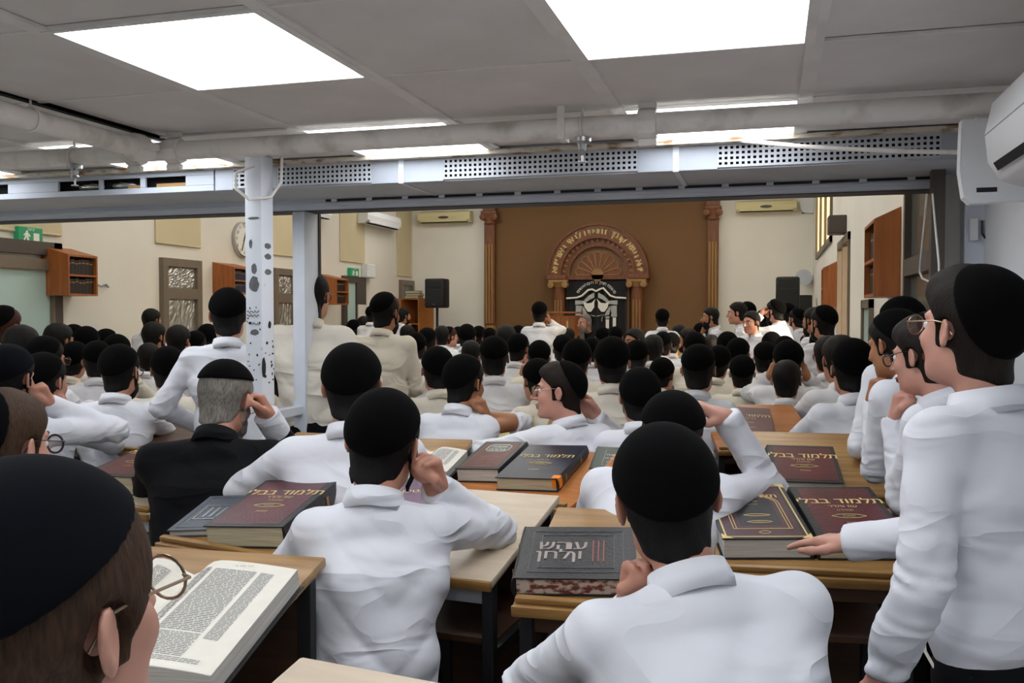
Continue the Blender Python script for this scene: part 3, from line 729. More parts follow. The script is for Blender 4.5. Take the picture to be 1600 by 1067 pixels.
# hall right wall with its two openings
W1 = (8.5, 9.9, 0.85, 2.25); W2 = (11.0, 14.6, 2.35, 3.45)
w = MB()
w.box(XR, XR + 0.22, YO - 0.02, W1[0], 0, ZH); w.box(XR, XR + 0.22, W1[0], W1[1], 0, W1[2]); w.box(XR, XR + 0.22, W1[0], W1[1], W1[3], ZH)
w.box(XR, XR + 0.22, W1[1], W2[0], 0, ZH); w.box(XR, XR + 0.22, W2[0], W2[1], 0, W2[2]); w.box(XR, XR + 0.22, W2[0], W2[1], W2[3], ZH); w.box(XR, XR + 0.22, W2[1], YB, 0, ZH)
wall_right = struct(w.build('wall_right', M['wallB']))
w = MB(); w.box(XL - 0.2, XR + 0.4, YO + 0.1, YB + 0.2, ZH, ZH + 0.1); struct(w.build('ceiling_hall', M['wallN']))
w = MB(); w.box(XL, XN + 0.2, YO + 0.02, YO + 0.14, ZC - 0.05, ZH); struct(w.build('wall_over_opening', M['wallB']))
# jamb on the right of the opening
w = MB(); w.box(OY(1499, 400, YO).x, XN, YO, YO + 0.12, 0, ZC); w.box(OY(1500, 400, YO - .02).x, OY(1545, 400, YO - .02).x, YO - 0.10, YO, 0, ZC, bev=0.004); struct(w.build('wall_jamb', M['alu']))

# ------------------------------------------------------------------ low ceiling: tiles, grid bars, panels
cs = MB(); cs.box(XL, XN, YF, YD + 0.3, ZC + 0.05, ZC + 0.3); ceiling = struct(cs.build('ceiling', M['black']))
PX, PY = 0.612, 0.622
gx = [-1.735 + PX * k for k in range(-8, 5)]; gy = [1.855 + PY * k for k in range(-7, 4)]
tl = MB(); tl.box(0.004, PX - 0.004, 0.004, PY - 0.004, 0.0, 0.015); tlm = tl.mesh('ceiling_tile', M['tile'])
lights_at = set()
for i in range(-8, 4):
    for j in range(-7, 3):
        if i % 2 == 0 and j % 2 == 0 and i not in (-2,) or (i == -2 and j == 2) or (i in (-6, -4) and j % 2 == 0): lights_at.add((i, j))
lights_at.discard((-2, 0))
for i in range(-8, 4):
    for j in range(-7, 3):
        x0, y0 = -1.735 + PX * i, 1.855 + PY * j
        if x0 < XL or x0 + PX > XN + 0.3: continue
        if (i, j) not in lights_at: link('ceiling_tile', tlm, ceiling, (x0, y0, ZC + random.choice((0, 0, 0.003, 0.006))))
for k in range(-8, 5):
    b = MB(); b.box(-1.735 + PX * k - 0.022, -1.735 + PX * k + 0.022, YF, YD, ZC - 0.006, ZC + 0.004); b.build('ceiling_grid_bar', M['bar'], ceiling)
for k in range(-7, 4):
    b = MB(); b.box(XL, XN, 1.855 + PY * k - 0.006, 1.855 + PY * k + 0.006, ZC - 0.004, ZC + 0.004); b.build('ceiling_grid_bar', M['bar'], ceiling)
b = MB(); b.box(-1.735 - PX - 0.005, -1.735 - PX + 0.022, 0.5, 3.2, ZC - 0.0075, ZC + 0.03); b.build('ceiling_gap', M['black'], ceiling)
pm = MB(); pm.box(0.026, PX - 0.026, 0.016, PY - 0.016, 0.012, 0.022); pmm = pm.mesh('diffuser', M['led'])
fm = MB()
for a in ((0.0, 0.026, 0, PY), (PX - 0.026, PX, 0, PY), (0.026, PX - 0.026, 0, 0.016), (0.026, PX - 0.026, PY - 0.016, PY)): fm.box(a[0], a[1], a[2], a[3], -0.0075, 0.02)
fmm = fm.mesh('frame', M['bar'])
LAB = {(0, 0): 'large square ceiling light panel at the upper left, nearest the camera', (2, 0): 'large square ceiling light panel cut by the top edge of the picture',
       (0, 2): 'ceiling light panel crossed by the pipe, left of the middle', (2, 2): 'ceiling light panel crossed by the pipe, near its octagonal coupling', (-2, 2): 'ceiling light panel crossed by the pipe, far left above the duct openings'}
for (i, j) in sorted(lights_at):
    x0, y0 = -1.735 + PX * i, 1.855 + PY * j
    if x0 < XL or x0 + PX > XN: continue
    t = empty('ceiling_light', (x0, y0, ZC), 0, LAB.get((i, j), 'square ceiling light panel out of the picture above the benches'), 'light', 'ceiling light panels')
    link('diffuser', pmm, t); link('frame', fmm, t)
# hall ceiling panels (above the picture's top edge)
hm = MB(); hm.box(-0.6, 0.6, -0.3, 0.3, -0.03, 0.0); hmm = hm.mesh('diffuser', M['ledhall'])
hf = MB(); hf.box(-0.63, 0.63, -0.33, 0.33, 0.0, 0.03); hfm = hf.mesh('housing', M['white'])
for x in (-5.2, -2.9, -0.7):
    for y in (5.6, 8.4, 11.2, 14.0):
        t = empty('ceiling_light', (x, y, ZH - 0.03), 0, 'warm ceiling panel high up in the hall, above the picture', 'light', 'hall ceiling panels')
        link('diffuser', hmm, t); link('housing', hfm, t)

# ------------------------------------------------------------------ duct and beam over the opening
zt, zb = OY(834, 240, YD).z, OY(834, 276.7, YD).z
zf = OY(834, 317, YO).z
X_ = lambda px: OY(px, 260, YD).x
duct = empty('air_duct', (0, YD, zb), 0, 'long grey-white air duct with perforated grilles above the opening', 'duct')
def dbox(name, x0, x1, y0, y1, z0, z1, m, parent=duct, bev=0): b = MB(); b.box(x0, x1, y0 - YD, y1 - YD, z0 - zb, z1 - zb, bev=bev); return b.build(name, M[m], parent)
dbox('soffit', XL + .01, XN - .005, YD + 0.012, YO - 0.004, zb, zb + 0.012, 'alu2')
dbox('backing', XL + .01, XN - .005, YD + 0.06, YD + 0.08, zb + 0.013, zt + 0.03, 'black')
def grille(p0, p1, rows=4):
    x0, x1 = X_(p0), X_(p1); n = max(2, int((x1 - x0) / 0.0215)); m_ = MB()
    dx = (x1 - x0) / n; z0, z1 = zb + 0.012, zt - 0.004
    dz = (z1 - z0) / rows
    for k in range(n + 1): m_.box(x0 + dx * k - 0.0052, x0 + dx * k + 0.0052, 0, 0.004, z0 - zb, z1 - zb)
    for k in range(rows + 1): m_.box(x0, x1, 0.0003, 0.0042, z0 + dz * k - 0.0048 - zb, z0 + dz * k + 0.0048 - zb)
    m_.build('grille', M['alu2'], duct)
def plate(p0, p1, x0=None, x1=None):
    x0 = X_(p0) if x0 is None else x0; x1 = X_(p1) if x1 is None else x1
    dbox('plate', x0, x1, YD - 0.001, YD + 0.012, zb, zt, 'ductpl', bev=0.002)
for a, b_ in ((364, 383), (433, 580), (693, 996), (1121, 1470)): grille(a, b_)
plate(None, 364, x0=X_(336)); plate(383, 433); plate(580, 627); plate(627, 693); plate(996, 1056); plate(1056, 1121); plate(1470, None, x1=XN - 0.006)
for p in (627, 1056):
    x = X_(p); dbox('strap', x - 0.012, x + 0.012, YD - 0.004, YD, zb - 0.002, zt, 'alu')
    dbox('strap', x - 0.010, x + 0.010, YD - 0.002, YO - 0.01, zb - 0.004, zb, 'alu')
# left stretch with the three torn openings
x0, x1 = XL + 0.02, X_(334)
zo0, zo1 = zb + 0.028, zt - 0.022
dbox('plate', x0, x1, YD - 0.002, YD + 0.012, zb, zo0, 'ductpl', bev=0.002); dbox('plate', x0, x1, YD - 0.002, YD + 0.012, zo1, zt, 'ductpl', bev=0.002)
edges = [x0, X_(-30), X_(12), X_(91), X_(154), X_(160), X_(219), X_(227), X_(290), x1]
for k in (0, 2, 4, 6, 8): dbox('plate', edges[k], edges[k + 1], YD - 0.002, YD + 0.012, zo0, zo1, 'ductpl', bev=0.002)
for k, (a, b_) in enumerate(((114, 152), (166, 206))):
    bm = bmesh.new(); bmesh.ops.create_icosphere(bm, subdivisions=3, radius=1)
    for v in bm.verts:
        v.co *= 1 + 0.18 * math.sin(7 * v.co.x + 3 * k) * math.sin(9 * v.co.z)
        v.co = Vector(((X_(a) + X_(b_)) / 2 + v.co.x * (X_(b_) - X_(a)) / 2, 0.045 + v.co.y * 0.03, (zo0 + zo1) / 2 - zb - 0.004 + v.co.z * (zo1 - zo0) * 0.36))
    me = bpy.data.meshes.new('insulation'); bm.to_mesh(me); bm.free(); me.materials.append(M['foil']); me.polygons.foreach_set('use_smooth', [True] * len(me.polygons)); link('insulation', me, duct)
dbox('timber', X_(195), X_(218), YD + 0.02, YD + 0.055, zo0, zo0 + 0.016, 'wood'); dbox('timber', X_(240), X_(289), YD + 0.02, YD + 0.055, zo0, zo0 + 0.020, 'wood')
t = MB(); t.box(XL, XN, YD - 0.05, YD + 0.01, zt, zt + 0.018); struct(t.build('trim_1', M['rust']))
t = MB(); t.box(XL, XN, YD - 0.02, YD + 0.14, zt + 0.018, ZC + 0.03); struct(t.build('trim_2', M['alu2']))
w = MB(); w.box(XL, XN, YO, YO + 0.14, zf, zb + 0.05, bev=0.004); w.box(XL, XN, YO - 0.012, YO, zf + 0.02, zf + 0.034); beam = struct(w.build('beam', M['alu']))
w = MB(); w.box(XL, XN, YO - 0.003, YO + 0.13, zf - 0.003, zf); w.build('gasket', M['rubber'], beam)
w = MB(); w.box(X_(440), XN, YO - 0.006, YO - 0.001, zb - 0.012, zb - 0.001); w.build('gap_strip', M['rubber'], beam)
for k in range(16):
    w = MB(); xx = X_(455) + 0.19 * k
    if xx > XN - 0.05: break
    w.box(xx - 0.015, xx + 0.015, YO - 0.012, YO, zb - 0.016, zb - 0.0005); w.build('clip', M['alu'], beam)

# column and post
cx0, cx1 = OY(383, 420, 3.50).x, OY(409, 420, 3.50).x; cyb = OX(428, 420, cx1).y
colm = empty('steel_column', ((cx0 + cx1) / 2, 3.5, 0), 0, 'chipped white-painted square steel column left of the white post', 'column')
b = MB(); b.box(-(cx1 - cx0) / 2, (cx1 - cx0) / 2, 0, cyb - 3.5, 0, ZC - 0.006, bev=0.006); b.build('shaft', M['colpaint'], colm, True)
hw = (cx1 - cx0) / 2
def blot(zc, xc, wd, ht, seed, side=False, m='chip'):
    r = random.Random(seed); n = 14; pts = [(xc + wd * (0.5 + 0.16 * r.random()) * math.cos(2 * math.pi * k / n), zc + ht * (0.5 + 0.16 * r.random()) * math.sin(2 * math.pi * k / n)) for k in range(n)]
    mb = MB()
    if not side: mb.prism(pts, 'y', -0.0012, 0.001)
    else: mb.prism([(0.0 + p[0], p[1]) for p in pts], 'x', hw - 0.001, hw + 0.0012)
    mb.build('bare_patch', M[m], colm)
zc_ = lambda py, px=396: OY(px, py, 3.5).z
blot(zc_(381), -0.012, 0.014, 0.035, 1); blot(zc_(444), 0.003, 0.040, 0.062, 2); blot(zc_(420), 0.004, 0.022, 0.040, 3); blot(zc_(519), 0.004, 0.038, 0.022, 4); blot(zc_(341), 0.002, 0.05, 0.010, 5)
cd = cyb - 3.5
for py in (383, 400, 424): blot(zc_(py, 418), cd * 0.5, 0.045, 0.022, py, True)
blot(zc_(508, 418), cd * 0.6, 0.02, 0.030, 11, True, 'ink'); blot(zc_(575, 418), cd * 0.1, 0.028, 0.075, 12, True, 'ink')
r_ = random.Random(5)
for k in range(16):
    blot(zc_(r_.uniform(480, 600)), r_.uniform(-hw * .8, hw * .8), r_.uniform(.003, .009), r_.uniform(.003, .010), 40 + k, False, 'ink')
for k in range(14): blot(zc_(r_.uniform(530, 600), 418), cd * r_.uniform(.1, .9), r_.uniform(.006, .02), r_.uniform(.004, .012), 80 + k, True, 'ink')
for k in range(3):
    zz = zc_((487, 493, 503)[k]); mb = MB(); mb.tube([(-hw * .8 + i * hw * .16, -0.0016, zz + 0.006 * math.sin(i * 2.3 + k) - (i * .0012 if k == 2 else 0)) for i in range(10)], 0.0016, 4); mb.build('scrawl', M['ink'], colm)
px0, px1 = OY(457, 420, YO).x, OY(476, 420, YO).x; pyb = OX(500, 420, px1).y
post = empty('frame_post', ((px0 + px1) / 2, YO, 0), 0, 'smooth white aluminium post carrying the beam of the opening', 'post')
pw = (px1 - px0) / 2
b = MB(); b.box(-pw, pw, 0, pyb - YO, 0, zf + 0.01, bev=0.004); b.build('shaft', M['alu'], post, True)
b = MB(); b.box(pw - 0.001, pw + 0.006, pyb - YO - 0.02, pyb - YO + 0.002, 0, zf); b.build('gasket', M['rubber'], post)
b = MB(); zz = OY(483, 641, YO).z; b.box(-pw, pw * .6, 3.52 + cd - YO, 0.002, zz - 0.02, zz + 0.02); b.build('brace', M['alu'], post)
# conduit loop on the column head
lp = MB(); lp.tube([(hw - 0.02, -0.02, 2.16), (-hw - 0.02, -0.035, 2.13), (-hw - 0.015, -0.04, 2.06), (0.0, -0.03, 2.015), (hw + 0.03, 0.03, 2.03), (hw + 0.05, 0.08, 2.10), (hw + 0.05, 0.09, ZC - 0.006)], 0.007, 8)
lp.build('conduit', M['pipe'], colm, True)

# ------------------------------------------------------------------ pipes
YP = 3.06; zp = OY(900, 200, YP).z
pipe = empty('sprinkler_pipe', (0, YP, zp), 0, 'thick white-painted sprinkler pipe running across below the ceiling', 'pipe')
b = MB(); b.tube([(XL + 0.02, 0, 0), (XN - 0.02, 0, 0)], 0.036, 20); b.build('run', M['pipe'], pipe, True)
xj = OZ(262, 243, zp).x
b = MB(); b.tube([(xj, -0.03, 0), (xj - 0.01, -2.2, 0), (xj, -5.5, 0)], 0.036, 20); b.build('branch', M['pipe'], pipe, True)
def coupling(x, y, ax):
    m_ = MB()
    pr = [(0.036, -0.032), (0.050, -0.030), (0.053, -0.012), (0.053, 0.012), (0.050, 0.030), (0.036, 0.032)]
    m_.lathe(pr, 8 if ax == 'x' else 16, (x, y, 0), ax)
    if ax == 'x':
        for s in (1, -1): m_.box(x - 0.03, x + 0.03, y - 0.012, y + 0.012, s * 0.062 - 0.012, s * 0.062 + 0.012, bev=0.004)
    else:
        for s in (1, -1): m_.box(x + s * 0.062 - 0.016, x + s * 0.062 + 0.016, y - 0.03, y + 0.03, -0.012, 0.012, bev=0.004)
    m_.build('coupling', M['pipe'], pipe, True)
X2 = lambda px: OY(px, 200, YP).x
coupling(X2(1012), 0, 'x'); coupling(xj + 0.09, 0, 'x'); coupling(xj, -0.10, 'y'); coupling(xj - 0.09, 0, 'x')
def sprinkler(px):
    x = X2(px); m_ = MB(); m_.lathe([(0.016, -0.03), (0.030, -0.034), (0.030, -0.048), (0.016, -0.056), (0.012, -0.075), (0.017, -0.08), (0.012, -0.09), (0.004, -0.094), (0.004, -0.112), (0.014, -0.114), (0.014, -0.117)], 12, (x, 0, 0)); m_.build('sprinkler_head', M['metal'], pipe, True)
    m_ = MB(); m_.tube([(x, 0.0395 * math.sin(a), 0.0395 * math.cos(a)) for a in [math.pi * 2 * i / 16 for i in range(16)]], 0.005, 6, closed=True); m_.build('hanger_ring', M['pipe'], pipe, True)
    m_ = MB(); m_.tube([(x, 0, 0.036), (x, 0, ZC - zp)], 0.005, 6); m_.build('hanger_rod', M['pipe'], pipe, True)
sprinkler(910); sprinkler(116)
m_ = MB(); x = X2(880); m_.box(x - 0.012, x + 0.012, -0.042, 0.042, -0.042, 0.0); m_.box(x - 0.012, x + 0.012, -0.042, -0.034, 0.0, ZC - zp + 0.004); m_.build('bracket', M['pipe'], pipe)
m_ = MB(); x = xj; m_.tube([(x + 0.04 * math.cos(a), -0.62, 0.04 * math.sin(a)) for a in [math.pi * 2 * i / 16 for i in range(16)]], 0.004, 6, closed=True); m_.tube([(x, -0.62, 0.036), (x, -0.62, ZC - zp)], 0.004, 6); m_.build('hanger_ring', M['pipe'], pipe, True)
# flexible grey conduit sagging across the right grille
m_ = MB(); P0 = OY(1180, 222, 3.64); P1 = OY(1330, 233, 3.64); P2 = OY(1500, 238, 3.64); P2.x = min(P2.x, XN - .03)
m_.tube([(P0.x - .06, YD - 0.03, zt + 0.006), P0, (P0 + P1) / 2 + Vector((0, 0, -0.004)), P1, (P1 + P2) / 2 + Vector((0, 0, -0.002)), P2, (XN - 0.005, 3.62, P2.z)], 0.009, 10)
tag(m_.build('flexible_conduit', M['pipe'], None, True), 'pale flexible conduit sagging in front of the perforated duct grille at right', 'conduit')

# ------------------------------------------------------------------ ark wall (back of the hall)
def XB(px, Y=YB): return OY(px, 430, Y).x
def ZB(py, px=936, Y=YB): return OY(px, py, Y).z
w = MB(); w.box(XB(768), XB(1116), YB - 0.06, YB - 0.001, 0, ZH - 0.01); tag(w.build('wall_brown_panel', M['brownwall']), kind='structure')
def pilaster(pa, pb, label, top=ZH - 0.02, zcap=None, zbase=None, y=YB - 0.06, capw=1.5, name='pilaster'):
    xa, xb = XB(pa), XB(pb); xc = (xa + xb) / 2; hw_ = (xb - xa) / 2
    p = empty(name, (xc, y, 0), 0, label, 'pilaster', None)
    zc1 = zcap; zb1 = zbase
    b = MB(); b.box(-hw_, hw_, -0.12, 0, zb1, zc1 - 0.04, bev=0.01); b.build('shaft', M['arkwood'], p)
    for k in range(3):
        f = MB(); x = (-0.55 + 0.55 * k) * hw_; f.tube([(x, -0.125, zb1 + 0.06), (x, -0.125, zc1 - 0.42)], 0.022, 8); f.build('flute', M['goldfl'], p, True)
    c = MB(); c.lathe([(hw_ * 1.0, zc1 - 0.06), (hw_ * 1.15, zc1 - 0.04), (hw_ * 1.05, zc1), (hw_ * 1.3, zc1 + 0.06), (hw_ * 1.45, zc1 + 0.12)], 20, (0, -0.06, 0)); c.box(-hw_ * capw, hw_ * capw, -0.18, 0.0, zc1 + 0.12, zc1 + 0.18, bev=0.01)
    for s in (1, -1): c.lathe([(0.02, -0.19), (0.055, -0.18), (0.055, -0.08), (0.02, -0.07)], 14, (s * hw_ * 1.15, 0, zc1 + 0.07), 'y')
    c.build('capital', M['arkwood'], p, True)
    if top > zc1 + 0.2: b = MB(); b.box(-hw_ * 1.2, hw_ * 1.2, -0.15, 0, zc1 + 0.18, top, bev=0.008); b.build('entablature', M['arkwood'], p)
    b = MB(); b.lathe([(hw_ * 1.35, zb1 - 0.22), (hw_ * 1.35, zb1 - 0.14), (hw_ * 1.1, zb1 - 0.10), (hw_ * 1.25, zb1 - 0.04), (hw_ * 1.05, zb1 + 0.02)], 20, (0, -0.06, 0)); b.build('base', M['goldfl'], p, True)
    b = MB(); b.box(-hw_ * 1.4, hw_ * 1.4, -0.2, 0, 0, zb1 - 0.22); b.build('plinth', M['arkwood'], p)
    return p
pilaster(761, 777, 'tall brown fluted pilaster at the left end of the brown wall', zcap=ZB(347, 768), zbase=ZB(510, 768))
pilaster(1106, 1123, 'tall brown fluted pilaster at the right end of the brown wall', zcap=ZB(340, 1114), zbase=ZB(510, 1114))
YA = YB - 0.10
ark = empty('ark_surround', (XB(936, YA), YA, 0), 0, 'carved brown wooden arch with gold Hebrew lettering around the ark', 'ark surround')
zs = ZB(430, 936, YA); Ro = (XB(1014, YA) - XB(859, YA)) / 2; s_ = Ro / 78.0
def arc_band(name, r0, r1, y0, y1, m, n=40, a0=0.0, a1=math.pi):
    V, Fs = [], []
    for i in range(n + 1):
        a = a0 + (a1 - a0) * i / n; c, sn = math.cos(a), math.sin(a)
        V += [(r0 * c, y0, zs + r0 * sn), (r1 * c, y0, zs + r1 * sn), (r1 * c, y1, zs + r1 * sn), (r0 * c, y1, zs + r0 * sn)]
    for i in range(n):
        for k in range(4): Fs.append((4 * i + k, 4 * i + (k + 1) % 4, 4 * i + 4 + (k + 1) % 4, 4 * i + 4 + k))
    Fs += [(0, 1, 2, 3), (4 * n + 3, 4 * n + 2, 4 * n + 1, 4 * n)]
    b = MB(); b.add(V, Fs); return b.build(name, M[m], ark)
arc_band('arch_band', 59 * s_, 76 * s_, -0.20, 0.03, 'arkwood'); arc_band('outer_moulding', 76 * s_, 79 * s_, -0.23, 0.03, 'arkwood')
arc_band('inner_moulding', 56 * s_, 59 * s_, -0.23, 0.03, 'arkwood'); arc_band('inner_band', 44 * s_, 56 * s_, -0.14, 0.03, 'arkwood'); arc_band('tympanum', 0.01, 44 * s_, -0.06, 0.03, 'arkdark')
for i in range(19):
    a = 0.12 + (math.pi - 0.24) * i / 18; b = MB(); b.box(-0.018, 0.018, -0.165, -0.14, -0.03, 0.03, Matrix.Translation((53 * s_ * math.cos(a), 0, zs + 53 * s_ * math.sin(a))) @ Matrix.Rotation(-a + math.pi / 2, 4, 'Y')); b.build('dentil', M['goldfl'], ark)
# shell fan
for i in range(9):
    a0 = math.pi * (i + 0.04) / 9; a1 = math.pi * (i + 0.96) / 9; b = MB()
    rr = 33 * s_; pts = [(0.10 * math.cos(a0), zs + 0.10 * math.sin(a0))] + [((rr + 0.035 * math.sin(math.pi * t)) * math.cos(a0 + (a1 - a0) * t), zs + (rr + 0.035 * math.sin(math.pi * t)) * math.sin(a0 + (a1 - a0) * t)) for t in [k / 6 for k in range(7)]] + [(0.10 * math.cos(a1), zs + 0.10 * math.sin(a1))]
    b.prism(pts, 'y', -0.10, -0.05); b.build('shell_leaf', M['arkwood'], ark)
    b = MB(); b.tube([(p[0], -0.105, p[1]) for p in pts], 0.009, 6); b.build('shell_rib', M['goldfl'], ark, True)
b = MB(); b.lathe([(0.11, -0.16), (0.10, -0.05)], 16, (0, 0, zs), 'y'); b.build('shell_boss', M['goldfl'], ark)
b = MB(); zs2 = ZB(437, 936, YA)
for s in (1, -1): b.box(min(s * 48 * s_, s * 80 * s_), max(s * 48 * s_, s * 80 * s_), -0.26, 0.03, zs2, zs, bev=0.012)
b.box(-48 * s_, 48 * s_, -0.16, 0.03, zs2, zs); b.build('lintel', M['arkwood'], ark)
# side columns of the ark
for s in (1, -1):
    xc = s * 61 * s_; zc1 = ZB(446, 936, YA)
    b = MB(); b.lathe([(0.105, 0.3), (0.10, zc1 - 0.02)], 18, (xc, -0.12, 0)); b.build('ark_column', M['arkwood'], ark, True)
    for k in range(3): b = MB(); b.tube([(xc + (k - 1) * 0.055, -0.222 + 0.016 * abs(k - 1), 0.4), (xc + (k - 1) * 0.055, -0.222 + 0.016 * abs(k - 1), zc1 - 0.25)], 0.014, 6); b.build('flute', M['goldfl'], ark, True)
    b = MB(); b.box(xc - 0.17, xc + 0.17, -0.25, 0.0, zc1 + 0.05, zs2, bev=0.01)
    for q in (1, -1): b.lathe([(0.015, -0.27), (0.055, -0.26), (0.055, -0.10), (0.015, -0.09)], 14, (xc + q * 0.125, 0, zc1 + 0.01), 'y')
    b.lathe([(0.11, zc1 - 0.03), (0.12, zc1 + 0.0), (0.15, zc1 + 0.05)], 18, (xc, -0.12, 0)); b.build('capital', M['goldfl'], ark, True)
    b = MB(); b.box(xc - 0.16, xc + 0.16, -0.28, 0.0, 0.0, 0.3); b.build('plinth', M['arkwood'], ark)
b = MB(); b.box(-48 * s_, 48 * s_, -0.04, 0.02, 0.0, zs2); b.build('ark_door', M['arkdark'], ark)
# gold inscription
ins = MB(); TXT = 'יהא רעוא קדמך דתפתח לבאי באורייתא'
wd = {'י': 0.5, 'ו': 0.55, 'ך': 0.85, ' ': 0.75, 'ר': 0.9}
tot = sum(wd.get(c, 1.0) for c in TXT); acc = 0; A0, A1 = math.radians(3.5), math.radians(176.5)
for c in TXT:
    w_ = wd.get(c, 1.0); a = A0 + (A1 - A0) * (acc + w_ / 2) / tot; acc += w_
    if c == ' ': continue
    r = 67.0 * s_
    mt = Matrix.Translation((r * math.cos(a), -0.206, zs + r * math.sin(a))) @ Matrix.Rotation(math.pi / 2 - a, 4, 'Y') @ Matrix.Rotation(math.pi / 2, 4, 'X')
    for dx in (-0.006, 0.006): put_text(ins, c, 0.165, mt @ Matrix.Translation((dx, 0, 0)), 0)
ins.build('inscription', M['gold'], ark)
# curtain
YC = YA - 0.09
cu = empty('ark_curtain', (XB(932, YC), YC, 0), 0, 'black velvet ark curtain with silver embroidered arch and ivory drapes', 'curtain')
cw = (XB(978, YC) - XB(885, YC)) / 2; ztp = ZB(436, 932, YC); zp_ = lambda py: ZB(py, 932, YC); q_ = cw / 46.5
V, Fs = [], []; nxc = 60
for j in range(2):
    for i in range(nxc + 1):
        x = -cw + 2 * cw * i / nxc; V.append((x, 0.014 * math.sin(i * 0.9) * (1 - 0.0 * j), 0.25 if j == 0 else ztp))
for i in range(nxc): Fs.append((i, i + 1, nxc + 2 + i, nxc + 1 + i))
b = MB(); b.add(V, Fs); b.build('drape', M['velvet'], cu, True)
b = MB(); b.tube([(-cw - 0.03, 0, ztp), (cw + 0.03, 0, ztp)], 0.016, 8); b.build('rod', M['goldfl'], cu, True)
vp = [(-46.5, 466), (-30, 465), (-22, 462), (-12, 453), (-6, 452), (0, 455), (6, 452), (11, 450), (22, 462), (30, 465), (46.5, 466)]
b = MB(); b.prism([(-cw, ztp)] + [(x * q_, zp_(y)) for x, y in vp] + [(cw, ztp)], 'y', -0.035, -0.02); b.build('valance', M['velvet'], cu)
b = MB(); b.tube([(x * q_, -0.04, zp_(y)) for x, y in vp], 0.018, 6); b.build('fringe', M['satin'], cu, True)
tx = MB(); T2 = 'מה אהבתי תורתך כל היום היא שיחתי'; tot = len(T2)
for i, c in enumerate(T2):
    a = math.radians(28) + math.radians(124) * (i + 0.5) / tot; r = 34 * q_
    if c == ' ': continue
    mt = Matrix.Translation((r * math.cos(a) * 0.98, -0.037, zp_(473) + r * math.sin(a) * 0.93)) @ Matrix.Rotation(math.pi / 2 - a, 4, 'Y') @ Matrix.Rotation(math.pi / 2, 4, 'X'); put_text(tx, c, 0.075, mt, 0)
tx.build('lettering', M['satin'], cu)
# embroidered building: two colonnades with roof flaps and drapes
for s in (1, -1):
    P_ = lambda L: [(s * x * q_, zp_(y)) for x, y in L]
    for nm, L, m_ in (('embroidered_cornice', [(33, 469), (18, 470), (18, 475), (33, 476)], 'silver'), ('embroidered_pier', [(32, 477), (22, 478), (24, 491), (32, 491)], 'silver'),
                      ('embroidered_capital', [(33, 491), (23, 491), (24, 495), (32, 495)], 'silver'), ('embroidered_column', [(31, 496), (26, 496), (26, 511), (31, 511)], 'satin'), ('embroidered_column', [(20, 499), (15, 499), (15, 513), (20, 513)], 'satin'),
                      ('embroidered_capital', [(21, 494), (14, 494), (15, 498), (20, 498)], 'silver'), ('embroidered_arcade', [(21, 478), (16, 486), (13, 493), (20, 492), (22, 484)], 'silver'), ('embroidered_roof', [(3, 457), (12, 462), (19, 469), (17, 473), (10, 468), (3, 465)], 'silver')):
        b = MB(); b.prism(P_(L), 'y', -0.026, -0.014); b.build(nm, M[m_], cu)
    b = MB(); b.prism(P_([(1, 467), (3, 472), (3, 480), (8, 487), (13, 487), (18, 480), (20, 471), (14, 474), (7, 473)]), 'y', -0.03, -0.012); b.build('embroidered_drape', M['satin'], cu)
    b = MB(); b.tube([(s * x * q_, -0.024, zp_(y)) for x, y in ((1, 494), (6, 493), (12, 491), (9, 497), (9, 502))], 0.008, 5); b.build('embroidered_lamp', M['silver'], cu)
# lectern beside the ark
lc = OY(880, 500, 14.6); le = empty('lectern', (lc.x, 14.6, 0), 0, 'dark red-brown wooden lectern left of the ark curtain', 'lectern')
b = MB(); b.box(-0.24, 0.24, -0.2, 0.2, 0.0, OY(880, 490, 14.6).z - 0.03, bev=0.008); b.build('body', M['cabinet'], le)
b = MB(); zz = OY(880, 487, 14.6).z; b.box(-0.29, 0.29, -0.25, 0.22, zz - 0.03, zz, bev=0.006); b.build('top', M['cabinet'], le)
b = MB(); b.box(0.10, 0.125, -0.206, -0.2, 1.25, 1.42); b.build('ornament', M['gold'], le)

# ------------------------------------------------------------------ air conditioners
def aircon(loc, rz, w, hgt, dep, label, m='acfar', logo=True, curved=True, group=None):
    t = empty('air_conditioner', loc, rz, label, 'air conditioner', group); b = MB()
    pr = [(0, 0), (0, hgt), (-dep * 0.62, hgt), (-dep * 0.92, hgt * 0.86), (-dep, hgt * 0.55), (-dep * 0.95, hgt * 0.22), (-dep * 0.70, 0.02 * hgt), (-dep * 0.3, 0)]
    b.prism(pr, 'x', -w / 2, w / 2); b.build('body', M[m], t)
    b = MB(); b.box(-w * 0.44, w * 0.44, -dep * 0.86, -dep * 0.62, -0.004, 0.010); b.build('outlet', M['black'], t)
    b = MB(); b.box(-w * 0.44, w * 0.44, -dep * 0.97, -dep * 0.90, hgt * 0.05, hgt * 0.20, Matrix.Identity(4)); b.build('louvre', M[m], t)
    b = MB(); b.box(-w * 0.46, w * 0.46, -dep * 0.55, -dep * 0.1, hgt, hgt + 0.006); b.build('intake', M['dkbronze'], t)
    if logo:
        b = MB(); b.lathe([(0.10 * w, -0.004), (0.10 * w, 0.0)], 20, (0, 0, 0), 'y'); o = b.build('badge', M['dkbronze'], t, loc=(0, -dep * 0.99, hgt * 0.42)); o.scale = (1, 1, 0.25)
    return t
def wall_ac(p0, p1, y0, y1, label, px=None):
    a, c = OY(p0, y1, YB - 0.2), OY(p1, y0, YB - 0.2); aircon(((a.x + c.x) / 2, YB - 0.002, a.z + 0.02), 0, c.x - a.x, c.z - a.z - 0.03, 0.2, label)
wall_ac(652, 734, 327, 350, 'yellowed wall air conditioner high on the back wall, left of the brown panel')
